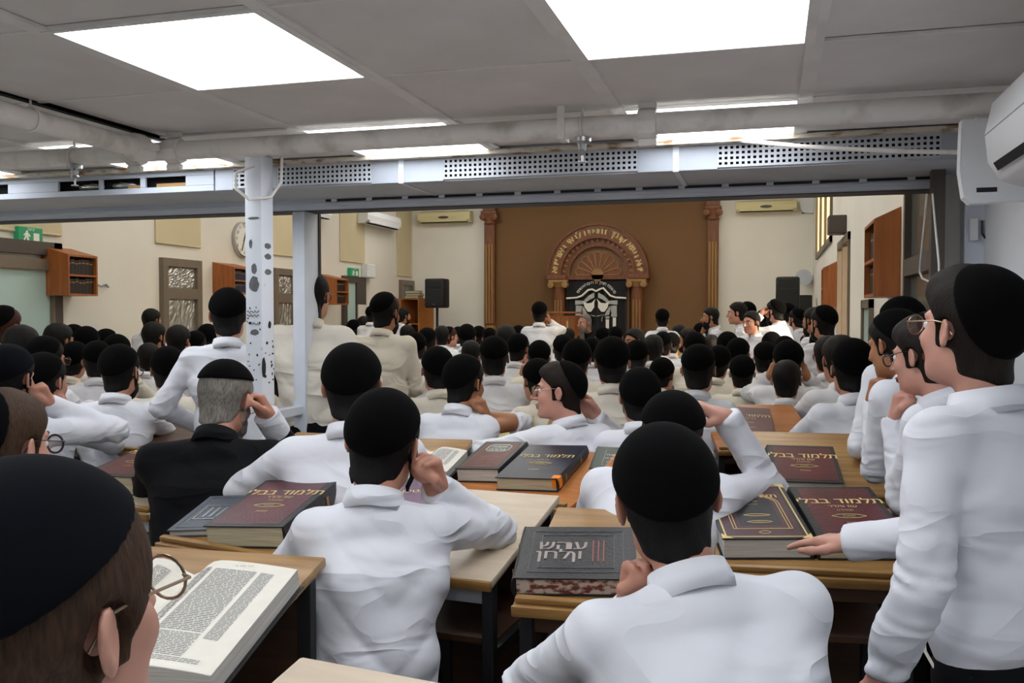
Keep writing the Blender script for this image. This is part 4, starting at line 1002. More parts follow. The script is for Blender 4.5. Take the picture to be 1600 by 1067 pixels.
wall_ac(1150, 1245, 310, 333, 'yellowed wall air conditioner high on the back wall, right of the brown panel')
def left_ac(p0, p1, y0, y1, label):
    a, c = OX(p0, (y0 + y1) / 2, XL + .2), OX(p1, (y0 + y1) / 2, XL + .2); zt_ = OX(p0, y0, XL + .1).z; zb_ = OX(p0, y1 - 8, XL + .1).z
    aircon((XL + 0.002, (a.y + c.y) / 2, zb_), math.pi / 2, c.y - a.y, zt_ - zb_, 0.2, label, 'white', False)
left_ac(575, 627, 328, 358, 'white wall air conditioner on the cream left wall beyond the white post')
left_ac(490, 519, 327, 347, 'white wall air conditioner half hidden by the white post')
a = OX(1270, 330, XR); aircon((XR - 0.002, a.y, OX(1270, 336, XR).z), -math.pi / 2, 0.8, 0.3, 0.22, 'white wall air conditioner on the right wall above the horn loudspeaker', 'white', False)
# the two near units on the right
zA0, zA1 = OY(1520, 318, 3.02).z, OY(1520, 186, 3.02).z
t = empty('air_conditioner', (XN - 0.002, 3.02, zA0), 0, 'white air conditioner seen end-on with a small dark badge, under the pipe end', 'air conditioner')
xa = OY(1501, 250, 3.02).x - XN; b = MB()
hA = zA1 - zA0 - 0.0; b.prism([(xa + 0.012, 0.02), (xa, 0.10), (xa + 0.002, hA * 0.8), (xa + 0.004, hA), (0, hA), (0, 0.008), (xa + 0.03, 0.0)], 'y', 0.0, 0.05); b.build('body', M['white'], t)
b = MB(); c = OY(1545, 297, 3.02); b.box(c.x - XN - 0.032, c.x - XN + 0.024, -0.003, 0, c.z - zA0 - 0.006, c.z - zA0 + 0.008); b.build('badge', M['ink'], t)
b = MB(); b.prism([(xa + 0.014, 0.024), (xa + 0.006, 0.10), (xa + 0.010, hA - 0.006), (-0.01, hA - 0.006), (-0.01, 0.02)], 'y', -0.0018, 0.0); b.build('end_cap', M['white'], t)
zN0 = OY(1575, 288, 2.55).z; xf = OY(1541, 220, 2.66).x
t = empty('air_conditioner', (XN - 0.002, 1.95, zN0), -math.pi / 2, 'large curved white air conditioner cut by the right edge of the picture', 'air conditioner'); b = MB()
dp = XN - xf; hN = 0.31
pr = [(0, 0.01), (0, hN), (-dp * 0.45, hN), (-dp * 0.75, hN * 0.92), (-dp * 0.94, hN * 0.74), (-dp, hN * 0.48), (-dp * 0.97, hN * 0.24), (-dp * 0.86, hN * 0.08), (-dp * 0.6, 0.0)]
b.prism(pr, 'x', -0.72, 0.45); b.build('body', M['white'], t, True)
b = MB(); b.quadbox((-0.66, -dp * 0.955, hN * 0.215), (0.40, -dp * 0.955, hN * 0.215), (0.40, -dp * 0.915, hN * 0.15), (-0.66, -dp * 0.915, hN * 0.15), (0, -0.004, -0.003)); b.build('outlet', M['black'], t)
b = MB(); b.tube([(-0.72, -dp * 1.0, hN * 0.47), (0.45, -dp * 1.0, hN * 0.47)], 0.0018, 5); b.build('seam', M['alu2'], t)
# switches and black cord on the jamb
def onj(px, py, Y=YO - 0.10): return OY(px, py, Y)
a = onj(1520, 365); b = MB(); b.box(a.x - 0.016, a.x + 0.016, YO - 0.125, YO - 0.10, a.z - 0.03, a.z + 0.06, bev=0.004); tag(b.build('switch_box', M['white']), 'small white switch box on the jamb under the end-on air conditioner', 'switch')
b = MB(); P = [onj(1533, 345), onj(1533, 365), onj(1545, 382), onj(1562, 380), onj(1580, 355), onj(1590, 322)]; b.tube([(p.x, YO - 0.115, p.z) for p in P], 0.004, 6); tag(b.build('black_cord', M['bwire'], None, True), 'black cord hanging in a loop below the air conditioners at right', 'cord')

# ------------------------------------------------------------------ left wall
def LP(px, py, off=0.0): return OX(px, py, XL + off)
def lbox(p0, p1, y0, y1, off0, off1, name, m, parent=None, bev=0.0):
    a, c = LP(p0, y0, off1), LP(p1, y0, off1); zt_ = LP((p0 + p1) / 2, y0, off1).z; zb_ = LP((p0 + p1) / 2, y1, off1).z
    b = MB(); b.box(XL + off0, XL + off1, a.y, c.y, zb_, zt_, bev=bev); return b.build(name, M[m], parent)
def roll_blind(p0, p1, y1, label):
    a, c = LP(p0, y1, .03), LP(p1, y1, .03); zb_ = LP((p0 + p1) / 2, y1, .03).z
    t = empty('roller_blind', (XL, (a.y + c.y) / 2, zb_), 0, label, 'blind', 'roller blinds on the cream wall'); hw_ = (c.y - a.y) / 2
    b = MB(); b.box(0.002, 0.02, -hw_, hw_, 0.02, 3.75 - zb_); b.build('cloth', M['blind'], t)
    b = MB(); b.tube([(0.012, -hw_, 0.012), (0.012, hw_, 0.012)], 0.014, 8); b.build('bottom_bar', M['blind'], t)
roll_blind(-60, 97, 361, 'beige roller blind above the frosted glass door at far left'); roll_blind(245, 315, 384, 'beige roller blind left of the wall clock')
roll_blind(427, 462, 400, 'beige roller blind between the column and the white post'); roll_blind(533, 571, 410, 'beige roller blind beside the white left-wall air conditioner'); roll_blind(622, 644, 432, 'beige roller blind in the far left corner of the hall')
def foil_window(n, p0, p1, y0, y1, ysp, m='foil'):
    a, c = LP(p0, y0), LP(p1, y0); pm_ = (p0 + p1) / 2; z1, z0, zs_ = LP(pm_, y0).z, LP(pm_, y1).z, LP(pm_, ysp).z
    t = empty('window_%d' % n, (XL, a.y, 0)); t['kind'] = 'structure'; w_ = c.y - a.y; f = MB(); g = 0.09
    for q in ((0, g, z0, z1), (w_ - g, w_, z0, z1), (g, w_ - g, z1 - g, z1), (g, w_ - g, z0, z0 + g), (g, w_ - g, zs_ - 0.06, zs_ + 0.06)): f.box(0.0, 0.06, q[0], q[1], q[2], q[3])
    f.build('window_frame', M['bronze'], t)
    for (za, zb_) in ((zs_ + 0.06, z1 - g), (z0 + g, zs_ - 0.06)):
        for k in range(2):
            ya, yb = g + (w_ - 2 * g) * k / 2, g + (w_ - 2 * g) * (k + 1) / 2
            V, Fs = [], []; n1 = 10; n2 = 16; r = random.Random(int(za * 100) + k)
            for i in range(n1 + 1):
                for j in range(n2 + 1): V.append((0.022 + (0.009 * r.random() if 0 < i < n1 and 0 < j < n2 else 0), ya + (yb - ya) * i / n1, za + (zb_ - za) * j / n2))
            for i in range(n1):
                for j in range(n2): Fs.append((i * (n2 + 1) + j, (i + 1) * (n2 + 1) + j, (i + 1) * (n2 + 1) + j + 1, i * (n2 + 1) + j + 1))
            b = MB(); b.add(V, Fs); b.build('foil_pane', M[m], t)
foil_window(3, 248, 309, 405, 560, 459); foil_window(4, 424, 458, 420, 560, 466); foil_window(5, 623, 643, 438, 520, 470, 'glassdk')
# frosted glass door at the far left
t = empty('door_1', (XL, 0, 0)); t['kind'] = 'structure'; zt_ = LP(60, 378).z; yE = LP(88, 400).y; yG = LP(70, 400).y
f = MB(); f.box(0, 0.07, yE - 0.10, yE, 0, zt_); f.box(0, 0.07, yE - 1.6, yE, zt_ - 0.12, zt_); f.box(0, 0.07, yE - 1.6, yE - 1.5, 0, zt_ - 0.12); f.build('door_frame', M['dkbronze'], t)
f = MB(); f.box(0.01, 0.09, yG - 0.0, yE - 0.12, 0.02, zt_ - 0.16); f.box(0.01, 0.09, yE - 1.48, yE - 1.40, 0.02, zt_ - 0.16); f.box(0.01, 0.09, yE - 1.40, yG, zt_ - 0.26, zt_ - 0.16); f.box(0.01, 0.09, yE - 1.40, yG, 0.02, 0.25); f.build('door_leaf', M['bronze'], t)
f = MB(); f.box(0.04, 0.05, yE - 1.40, yG, 0.25, zt_ - 0.26); f.build('pane', M['frost'], t)
f = MB(); f.box(0.09, 0.15, yE - 1.2, yE - 0.8, zt_ - 0.15, zt_ - 0.08, bev=0.01); f.build('door_closer', M['dkbronze'], t)
a_ = LP(20, 410, .055); f = MB(); f.box(0.05, 0.053, a_.y - 0.12, a_.y + 0.12, a_.z - 0.06, a_.z + 0.05); f.build('notice', M['blind'], t)
# second door, bluish, beyond the post
t = empty('door_2', (XL, LP(533, 430).y, 0)); t['kind'] = 'structure'; w_ = LP(567, 430).y - LP(533, 430).y; zt_ = LP(550, 432).z
f = MB(); f.box(0, 0.06, 0, 0.1, 0, zt_); f.box(0, 0.06, w_ - 0.35, w_, 0, zt_); f.box(0, 0.06, 0.1, w_ - 0.35, zt_ - 0.1, zt_); f.build('door_frame', M['dkbronze'], t)
f = MB(); f.box(0.01, 0.03, 0.1, w_ - 0.35, 0, zt_ - 0.1); f.build('pane', M['frost'], t)
f = MB(); f.box(0.06, 0.075, w_ - 0.33, w_ - 0.04, 0.1, zt_ - 0.45); f.build('door_leaf', M['wallL'], t)
# exit signs
def exit_sign(p0, p1, y0, y1, label):
    a, c = LP(p0, y0, .06), LP(p1, y0, .06); z1, z0 = LP((p0 + p1) / 2, y0, .06).z, LP((p0 + p1) / 2, y1, .06).z; w_ = c.y - a.y; hh_ = z1 - z0
    t = empty('exit_sign', (XL, a.y, z0), 0, label, 'sign', 'exit signs'); b = MB(); b.box(0, 0.06, 0, w_, 0, hh_, bev=0.006); b.build('panel', M['exit'], t)
    b = MB(); b.add([(0.0615, w_ * u, hh_ * v) for u, v in ((0.16, 0.12), (0.24, 0.12), (0.30, 0.4), (0.36, 0.12), (0.44, 0.12), (0.38, 0.5), (0.46, 0.4), (0.48, 0.48), (0.38, 0.66), (0.28, 0.66), (0.18, 0.5), (0.22, 0.46), (0.28, 0.54))], [tuple(range(13))])
    b.add([(0.0615, w_ * (0.33 + 0.05 * math.cos(k)), hh_ * (0.72 + 0.06 * math.sin(k))) for k in [i * math.pi / 5 for i in range(10)]], [tuple(range(10))])
    b.add([(0.0615, w_ * u, hh_ * v) for u, v in ((0.60, 0.12), (0.84, 0.12), (0.84, 0.66), (0.60, 0.66))], [(0, 1, 2, 3)]); b.build('pictogram', M['satin'], t)
    b = MB(); put_text(b, 'יציאה', hh_ * 0.26, Matrix.Translation((0.062, w_ * 0.5, hh_ * 0.86)) @ Matrix.Rotation(math.pi / 2, 4, 'Z') @ Matrix.Rotation(math.pi / 2, 4, 'X'), 0); b.build('lettering', M['satin'], t)
exit_sign(29, 67, 355, 381, 'green exit sign above the frosted glass door at far left'); exit_sign(548, 561, 419, 432, 'small green exit sign beyond the white post')
# slanted-top book cabinets on the walls
def cabinet(loc, rz, wid, dep, hgt, label, shelf=0.52, books='darkbook', m='cabinet', slant=0.18):
    """back at local y=0, open front towards -y; x along the wall"""
    t = empty('book_cabinet', loc, rz, label, 'cabinet', 'slant-topped book cabinets'); s = 0.018; hf = hgt * (1 - slant)
    for q in (-wid / 2, wid / 2 - s): b = MB(); b.prism([(0, 0), (-dep, 0), (-dep, hf), (0, hgt)], 'x', q, q + s); b.build('side_panel', M[m], t)
    b = MB(); b.box(-wid / 2 + s, wid / 2 - s, -dep, 0, 0, s); b.build('bottom', M[m], t)
    b = MB(); b.quadbox((-wid / 2, -dep, hf), (wid / 2, -dep, hf), (wid / 2, 0, hgt), (-wid / 2, 0, hgt), (0, 0, s)); b.build('top', M[m], t)
    b = MB(); b.box(-wid / 2 + s, wid / 2 - s, -dep, 0, hf * shelf - s / 2, hf * shelf + s / 2); b.build('shelf', M[m], t)
    b = MB(); b.box(-wid / 2 + s, wid / 2 - s, -0.012, -0.001, s, hf); b.build('back_panel', M['cabin'], t)
    return t, (wid - 2 * s, dep, hf, shelf, s)
ORD = 'first second third fourth fifth sixth seventh eighth ninth tenth eleventh twelfth thirteenth fourteenth fifteenth sixteenth seventeenth eighteenth'.split()
def shelf_books(t, dims, rows, label, group, mats=('darkbook',), fill=1.0):
    wid, dep, hf, sh, s = dims; r = random.Random(len(label) * 3)
    for row in rows:
        z = s if row == 0 else hf * sh + s / 2; H = (hf * sh - 1.5 * s) if row == 0 else (hf * (1 - sh) - s); x = -wid / 2 + 0.004; k = 0
        while x < -wid / 2 + wid * fill - 0.03:
            w_ = r.uniform(0.035, 0.05); hh_ = H * r.uniform(0.82, 0.94); o = book_upright(w_, min(dep * 0.8, 0.2), hh_, r.choice(mats))
            mt = Matrix.Translation(t.location) @ Matrix.Rotation(t.rotation_euler.z, 4, 'Z') @ Matrix.Translation((x + w_ / 2, -dep + 0.03, z)); o.matrix_world = mt; tag(o, '%s book from left on the %s shelf of %s' % (ORD[k], 'lower' if row == 0 else 'upper', label), 'book', group); x += w_ + 0.002; k += 1
def book_upright(w_, d_, h_, m):
    b = MB(); b.box(-w_ / 2, w_ / 2, 0, 0.004, 0, h_, bev=0.0015); b.box(-w_ / 2, -w_ / 2 + 0.003, 0.002, d_, 0, h_); b.box(w_ / 2 - 0.003, w_ / 2, 0.002, d_, 0, h_); b.box(-w_ / 2 + 0.003, w_ / 2 - 0.003, 0.004, d_ - 0.004, 0.004, h_ - 0.004)
    o = b.build('book', M[m])
    b = MB(); b.box(-w_ * 0.4, w_ * 0.4, -0.001, 0, h_ * 0.72, h_ * 0.80); b.build('spine_label', M['goldfl'], o); return o
def left_cab(pside, p0, p1, y0, y1, label, dep=0.30, shelf=0.52):
    """p0..p1 = open front, pside = near side panel at the wall"""
    a, c = OX(p0, y1, XL + dep), OX(p1, y1, XL + dep); z0 = OX((p0 + p1) / 2, y1, XL + dep).z; zf_ = OX((p0 + p1) / 2, y0, XL + dep).z
    return cabinet((XL + 0.001, (a.y + c.y) / 2, z0), math.pi / 2, c.y - a.y, dep, (zf_ - z0) / 0.82, label, shelf)
c1, d1 = left_cab(95, 107, 153, 402, 462, 'slant-topped wooden book cabinet beside the frosted glass door'); shelf_books(c1, d1, (0, 1), 'the cabinet beside the frosted door', 'books in the cabinet by the frosted door')
c2, d2 = left_cab(353, 366, 400, 421, 459, 'slant-topped wooden book cabinet under the wall clock, half behind the column'); shelf_books(c2, d2, (0, 1), 'the cabinet under the clock', 'books in the cabinet under the clock', ('bluebook',))
c3, d3 = left_cab(515, 526, 545, 438, 476, 'slant-topped wooden book cabinet to the right of the white post', dep=0.34); shelf_books(c3, d3, (0, 1), 'the cabinet by the white post', 'books in the cabinet by the post', ('darkbook',), 0.85)
# clock
a, c = LP(356, 373, .03), LP(404, 373, .03); rc = (LP(378, 346, .03).z - LP(378, 402, .03).z) / 2
clk = empty('wall_clock', (XL + 0.002, (a.y + c.y) / 2, LP(378, 374, .03).z), math.pi / 2, 'round white wall clock with a grey rim behind the column', 'clock')
b = MB(); b.lathe([(rc, 0), (rc, -0.05), (rc * 0.93, -0.055), (rc * 0.92, -0.03), (0.01, -0.03)], 40, (0, 0, 0), 'y'); b.build('rim', M['metal'], clk, True)
b = MB(); b.lathe([(rc * 0.915, -0.034), (rc * 0.915, -0.028)], 40, (0, 0, 0), 'y'); b.build('dial', M['satin'], clk)
b = MB()
for k in range(12):
    th = math.pi / 2 - 2 * math.pi * (k + 1) / 12; put_text(b, str(k + 1), rc * 0.26, Matrix.Translation((rc * 0.74 * math.cos(th), -0.036, rc * 0.74 * math.sin(th))) @ Matrix.Rotation(math.pi / 2, 4, 'X'), 0, rtl=False)
b.build('numerals', M['ink'], clk)
for nm, th, ln, wd_ in (('hour_hand', math.radians(70), 0.45, 0.02), ('minute_hand', math.radians(-110), 0.68, 0.014)):
    b = MB(); b.box(-0.03, ln * rc, -0.040, -0.037, -wd_ / 2, wd_ / 2, Matrix.Rotation(-th, 4, 'Y')); b.build(nm, M['ink'], clk)
# wall loudspeaker, coat hook
b = MB(); a = LP(575, 423, .05); b.box(XL + 0.001, XL + 0.12, a.y - 0.16, a.y + 0.16, LP(575, 434, .1).z, LP(575, 412, .1).z, bev=0.02); tag(b.build('wall_loudspeaker', M['white']), 'small pale loudspeaker box on the cream wall beside the exit sign', 'loudspeaker')
a = LP(161, 445, .03); b = MB(); b.tube([(XL, a.y - .05, a.z), (XL + .05, a.y - .04, a.z - .02), (XL + .05, a.y, a.z + .01), (XL + .05, a.y + .05, a.z - .02), (XL, a.y + .06, a.z)], 0.012, 6); tag(b.build('wall_hook', M['metal'], None, True), 'small metal hook on the cream wall right of the leftmost cabinet', 'hook')
# bookcase in the far corner with books on top
bp = OY(642, 500, 14.9); bc = empty('bookcase', (bp.x, 15.1, 0), math.radians(-20), 'low wooden bookcase in the far left corner with books on top', 'bookcase'); zt_ = OY(642, 466, 14.9).z
for q in (-0.22, 0.20): b = MB(); b.box(q, q + 0.02, -0.15, 0.25, 0, zt_); b.build('side_panel', M['orange'], bc)
b = MB(); b.box(-0.2, 0.2, 0.23, 0.25, 0, zt_); b.build('back_panel', M['cabin'], bc)
for k in range(5): b = MB(); z = 0.02 + (zt_ - 0.04) * k / 4; b.box(-0.2, 0.2, -0.15, 0.23, z, z + 0.02); b.build('shelf', M['orange'], bc)
b = MB(); b.box(-0.43, -0.225, -0.15, 0.25, 0, zt_); b.build('closed_side', M['orange'], bc)
for k, hh_ in enumerate((0.045, 0.04, 0.05)):
    o = empty('book', (bp.x + 0.02 * (k % 2), 15.05, zt_ + 0.001 + sum((0.045, 0.04, 0.05)[:k])), 0.1 * (k - 1), ('lowest', 'middle', 'topmost')[k] + ' of the three flat books stacked on the corner bookcase', 'book', 'books on the corner bookcase')
    b = MB(); b.box(-0.13, 0.13, -0.1, 0.1, 0.004, hh_ - 0.005); b.build('pages', M['edge'], o); b = MB(); b.box(-0.135, 0.135, -0.105, 0.105, 0, 0.004); b.box(-0.135, 0.135, -0.105, 0.105, hh_ - 0.005, hh_ - 0.001); b.build('cover', M['darkbook'], o)
# loudspeakers on stands
def loudspeaker(p0, p1, y0, y1, Y, label, slabel):
    a, c = OY(p0, y1, Y), OY(p1, y0, Y); w_ = c.x - a.x; hh_ = OY((p0 + p1) / 2, y0, Y).z - OY((p0 + p1) / 2, y1, Y).z; xc = (a.x + c.x) / 2
    t = empty('loudspeaker', (xc, Y, a.z), 0, label, 'loudspeaker', 'black loudspeakers'); b = MB(); b.box(-w_ / 2, w_ / 2, 0, w_ * 0.9, 0, hh_, bev=0.03); b.build('cabinet', M['speaker'], t, True)
    b = MB(); b.box(-w_ * 0.42, w_ * 0.42, -0.008, 0.0, hh_ * 0.08, hh_ * 0.62, bev=0.004); b.build('grille', M['mesh'], t)
    b = MB(); b.box(-w_ * 0.36, w_ * 0.36, -0.006, 0.004, hh_ * 0.70, hh_ * 0.92, bev=0.003); b.build('horn', M['mesh'], t)
    b = MB(); b.box(-0.012, 0.012, -0.012, -0.008, hh_ * 0.11, hh_ * 0.13); b.build('badge', M['metal'], t)
    s = empty('speaker_stand', (xc, Y + w_ * 0.45, 0), 0, slabel, 'stand', 'speaker stands'); b = MB(); b.tube([(0, 0, 0.1), (0, 0, a.z - 0.001)], 0.022, 10); b.build('pole', M['speaker'], s, True)
    for k in range(3):
        an = k * 2.094 + 0.5; b = MB(); b.tube([(0, 0, 0.55), (0.5 * math.cos(an), 0.5 * math.sin(an), 0.014)], 0.013, 8); b.build('leg', M['speaker'], s, True)
loudspeaker(663, 693, 435, 481, 14.6, 'black loudspeaker on a stand in front of the back wall, left of the pilaster', 'dark speaker stand under the loudspeaker left of the pilaster')
loudspeaker(1212, 1250, 432, 482, 12.8, 'black loudspeaker behind the standing men at right', 'dark speaker stand behind the standing men at right')
b = MB(); a = OY(1258, 470, 14.5); b.box(a.x - 0.14, a.x + 0.10, 14.4, 14.7, 0, OY(1258, 461, 14.5).z, bev=0.01); tag(b.build('equipment_case', M['speaker'], None), 'tall black equipment case in the far right corner', 'case')

# ------------------------------------------------------------------ right wall of the hall
t = empty('window_1', (XR, W1[0], 0)); t['kind'] = 'structure'; f = MB()
for q in ((0, 0.07, W1[2], W1[3]), (W1[1] - W1[0] - 0.07, W1[1] - W1[0], W1[2], W1[3]), (0, W1[1] - W1[0], W1[3] - 0.07, W1[3]), (0, W1[1] - W1[0], W1[2], W1[2] + 0.05), (0.66, 0.72, W1[2], W1[3])): f.box(-0.02, 0.06, q[0], q[1], q[2], q[3])
f.build('window_frame', M['bronze'], t)
t = empty('window_2', (XR, W2[0], 0)); t['kind'] = 'structure'; f = MB(); L2 = W2[1] - W2[0]
for k in range(4): f.box(-0.03, 0.05, (L2 - 0.07) * k / 3, (L2 - 0.07) * k / 3 + 0.07, W2[2], W2[3])
f.box(-0.03, 0.05, 0, L2, W2[2], W2[2] + 0.07); f.box(-0.03, 0.05, 0, L2, W2[3] - 0.07, W2[3]); f.build('window_frame', M['bronze'], t)
m = mat('backlit_blind', '#f0dcae', 0.8, emit=('#ffe2a6', 1.1))  # sun shining through the cloth is put in as a weak emission
for k in range(3): b = MB(); b.box(0.0, 0.01, 0.07 + (L2 - 0.07) * k / 3, (L2 - 0.07) * (k + 1) / 3, W2[2] + 0.07, W2[3] - 0.07); o = link('blind', b.mesh('blind', m), t)
def RP(px, py, off=0.0): return OX(px, py, XR - off)
# near dark window with bead chain
t = empty('window_6', (XR, 0, 0)); t['kind'] = 'structure'; ya, yb = RP(1476, 400).y, RP(1428, 400).y; zs_ = RP(1450, 409).z; f = MB()
z0_, z1_ = 0.9, 2.75
f.box(-0.05, 0.0, ya, ya + 0.05, z0_, z1_); f.box(-0.05, 0, yb - 0.05, yb, z0_, z1_); f.box(-0.05, 0, ya + .05, yb - .05, zs_ - 0.05, zs_ + 0.03); f.box(-0.05, 0, ya + .05, yb - .05, z1_ - 0.06, z1_); f.box(-0.05, 0, ya + .05, yb - .05, z0_, z0_ + 0.06)
f.build('window_frame', M['dkbronze'], t)
for za, zb_ in ((zs_ + 0.03, z1_ - 0.06), (z0_ + 0.06, zs_ - 0.05)): b = MB(); b.box(-0.02, -0.012, ya + .05, yb - .05, za, zb_); b.build('pane', M['glassdk'], t)
b = MB(); x_ = XR - 0.075
cA = OX(1444, 420, x_); cB = OX(1470, 420, x_)
pts = [OX(px, py, x_) for px, py in ((1448, 303), (1444, 350), (1439, 400), (1437, 425), (1441, 435), (1452, 440), (1462, 436), (1467, 428), (1467, 412), (1462, 360), (1457, 303))]
b.tube([(XR - 0.075, p.y, p.z) for p in pts], 0.004, 6); tag(b.build('bead_chain', M['wire'], None, True), 'white bead chain loop hanging before the dark right-hand window', 'chain')
t = empty('window_7', (XR, 0, 0)); t['kind'] = 'structure'; ya, yb = RP(1323, 400).y - 1.0, RP(1323, 400).y
def right_cab(pw, pf, pb, y0w, y0f, y1, label):
    """pw = side panel edge at the wall, pf = its front edge, pb = far end of the open front"""
    a = RP(pw, y1); dep = XR - OY(pf, y1, a.y).x; c = OX(pb, y1, XR - dep); z0 = a.z; z1 = RP(pw, y0w).z; zf_ = OY(pf, y0f, a.y).z
    return cabinet((XR - 0.001, (a.y + c.y) / 2, z0), -math.pi / 2, abs(c.y - a.y), dep, z1 - z0, label, 0.5, slant=(z1 - zf_) / (z1 - z0))
c4, d4 = right_cab(1407, 1365, 1350, 329, 347, 463, 'large slant-topped wooden book cabinet on the right wall'); shelf_books(c4, d4, (0, 1), 'the large right wall cabinet', 'books in the right wall cabinet')
c5, d5 = right_cab(1308, 1286, 1283, 411, 421, 480, 'smaller slant-topped wooden book cabinet on the right wall beyond the large one')
a = RP(1304, 350, .1); b = MB(); b.box(XR - 0.16, XR - 0.001, a.y - 0.12, a.y + 0.12, RP(1304, 366, .1).z, RP(1304, 338, .1).z, bev=0.01); tag(b.build('wall_loudspeaker', M['dkbronze']), 'small dark loudspeaker box high on the right wall', 'loudspeaker')
a = OX(1256, 434, XR - 0.15); hs = empty('horn_loudspeaker', (XR - 0.06, a.y, a.z), 0, 'grey horn loudspeaker at the far end of the right wall', 'loudspeaker')
b = MB(); b.lathe([(0.13, -0.22), (0.12, -0.215), (0.05, -0.08), (0.03, 0.0)], 18, (-0.10, 0, 0), 'y'); b.build('horn', M['alu2'], hs, True); b = MB(); b.box(-0.12, 0.06, -0.02, 0.06, -0.04, 0.04); b.build('bracket', M['alu2'], hs)
for k, (pa, pb, y0, y1) in enumerate(((1325, 1312, 385, 535), (1366, 1352, 467, 560))):
    t = empty('window_%d' % (8 + k), (XR, 0, 0)); t['kind'] = 'structure'; ya, yb = RP(pa, 450).y, RP(pb, 450).y; z1, z0 = RP(pa, y0).z, 0.9; f = MB()
    if k == 0: bpy.data.objects.remove(t); continue
    f.box(-0.03, 0, ya, ya + .06, z0, z1); f.box(-0.03, 0, yb - .06, yb, z0, z1); f.box(-0.03, 0, ya, yb, z1 - .06, z1); f.box(-0.03, 0, ya, yb, z0, z0 + .06); f.build('window_frame', M['bronze'], t)
    b = MB(); b.box(-0.012, -0.004, ya + .06, yb - .06, z0 + .06, z1 - .06); b.build('pane', M['frost'], t)
bpy.data.objects.remove(bpy.data.objects['window_7'])

# ------------------------------------------------------------------ slanted study desks
ZF, RISE, DEP = 0.86, 0.11, 0.56
DESKS = {}
def desk(key, pL, pR, label, top='wood', edge='woodedge', dep=DEP, lip=True, z=ZF, panel='panel', rise=RISE, fixw=None, at=None):
    A, B = OZ(pL[0], pL[1], z), OZ(pR[0], pR[1], z); v = B - A; w = v.length; rz = math.atan2(v.y, v.x); c = (A + B) / 2
    if at: c, rz, w = Vector((at[0], at[1], z)), math.radians(at[2]), at[3]
    if fixw: c = B - v.normalized() * fixw / 2; w = fixw
    t = empty('study_desk', (c.x, c.y, 0), rz, label, 'desk', 'slanted study desks'); sl = math.atan2(rise, dep); ln = math.hypot(rise, dep)
    S = Matrix.Translation((0, 0, z)) @ Matrix.Rotation(sl, 4, 'X')
    b = MB(); b.box(-w / 2, w / 2, 0, ln, -0.024, 0, S, bev=0.006); b.build('desktop', M[top], t, True)
    b = MB(); b.box(-w / 2 - 0.001, w / 2 + 0.001, -0.012, 0.0, -0.026, 0.001, S, bev=0.004); b.build('front_edge', M[edge], t, True)
    if lip: b = MB(); b.box(-w / 2 + 0.005, w / 2 - 0.005, 0.002, 0.024, 0.0005, 0.016, S, bev=0.005); b.build('book_lip', M[edge], t, True)
    b = MB(); b.box(-w / 2 + 0.03, w / 2 - 0.03, dep - 0.06, dep - 0.045, 0.30, z + rise * 0.7 - 0.05); b.build('back_panel', M[panel], t)
    b = MB(); b.box(-w / 2 + 0.03, w / 2 - 0.03, 0.10, dep - 0.06, z - 0.20, z - 0.185); b.build('book_shelf', M[panel], t)
    b = MB(); b.box(-w / 2 + 0.032, w / 2 - 0.032, 0.045, 0.06, z - 0.075, z - 0.035); b.build('apron', M['alu2' if top == 'laminate' else panel], t)
    for s in (1, -1):
        x = s * (w / 2 - 0.025)
        for y in (0.05, dep - 0.05):
            zz = z + rise * y / dep - 0.03; b = MB(); b.box(x - 0.016, x + 0.016, y - 0.016, y + 0.016, 0.0, zz, bev=0.003); b.build('leg', M['steel'], t)
        b = MB(); b.box(x - 0.013, x + 0.013, 0.066, dep - 0.066, 0.10, 0.13); b.build('side_rail', M['steel'], t)
        b = MB(); b.box(x - 0.013, x + 0.013, 0.066, dep - 0.066, z - 0.215, z - 0.195); b.build('side_rail', M['steel'], t)
    b = MB(); b.box(-w / 2 + 0.041, w / 2 - 0.041, dep * 0.5 - 0.014, dep * 0.5 + 0.014, 0.105, 0.125); b.build('foot_rail', M['steel'], t)
    DESKS[key] = (t, Matrix.Translation((c.x, c.y, 0)) @ Matrix.Rotation(rz, 4, 'Z') @ S)
    return t
def on_desk(key, px, py, lift=0.0):
    Mx = DESKS[key][1]; n = (Mx.to_3x3() @ Vector((0, 0, 1))).normalized(); o = Mx.translation + n * lift; r = Vector(ray(px, py)); C = Vector((0, 0, CZ))
    return Mx.inverted() @ (C + r * ((o - C).dot(n) / r.dot(n)))
desk('D1', (60, 778), (232, 803), 'pale-topped study desk at left with a thick burgundy book on it', 'laminate')
desk('D2', (246, 846), (468, 886), 'wooden study desk holding a grey book and a large burgundy book, left of centre')
desk('D4', (560, 885), (768, 908), 'pale-topped study desk under the elbow of the man in the middle', 'laminate', lip=False)
desk('D5', (688, 768), (884, 796), 'wooden study desk with a burgundy and a navy blue book, in the middle', 'orange')
desk('D6', (800, 944), (1010, 960), 'wooden study desk with a black book lettered in silver, in front of the nearest man')
desk('D7', (1120, 893), (1440, 908), 'wooden study desk with two large burgundy volumes side by side, at right')
desk('D8', (1186, 776), (1440, 786), 'wooden study desk with one burgundy book and a bare plywood slope, at right', dep=0.56, rise=0.17)
desk('D9', (1122, 703), (1286, 704), 'orange-topped study desk with a brown-red book, right of centre', 'orange', rise=0.17)
desk('D10', (1296, 708), (1412, 714), 'bare wooden study desk under the leaning man at right')
desk('D11a', (664, 694), (832, 695), 'yellow-topped study desk before the man with a bare forearm', 'yellowtop')
desk('D11b', (842, 695), (972, 698), 'wooden study desk before the smiling man')
desk('D12', (-90, 694), (96, 707), 'wooden study desk under the elbow of the man at far left', 'yellowtop')
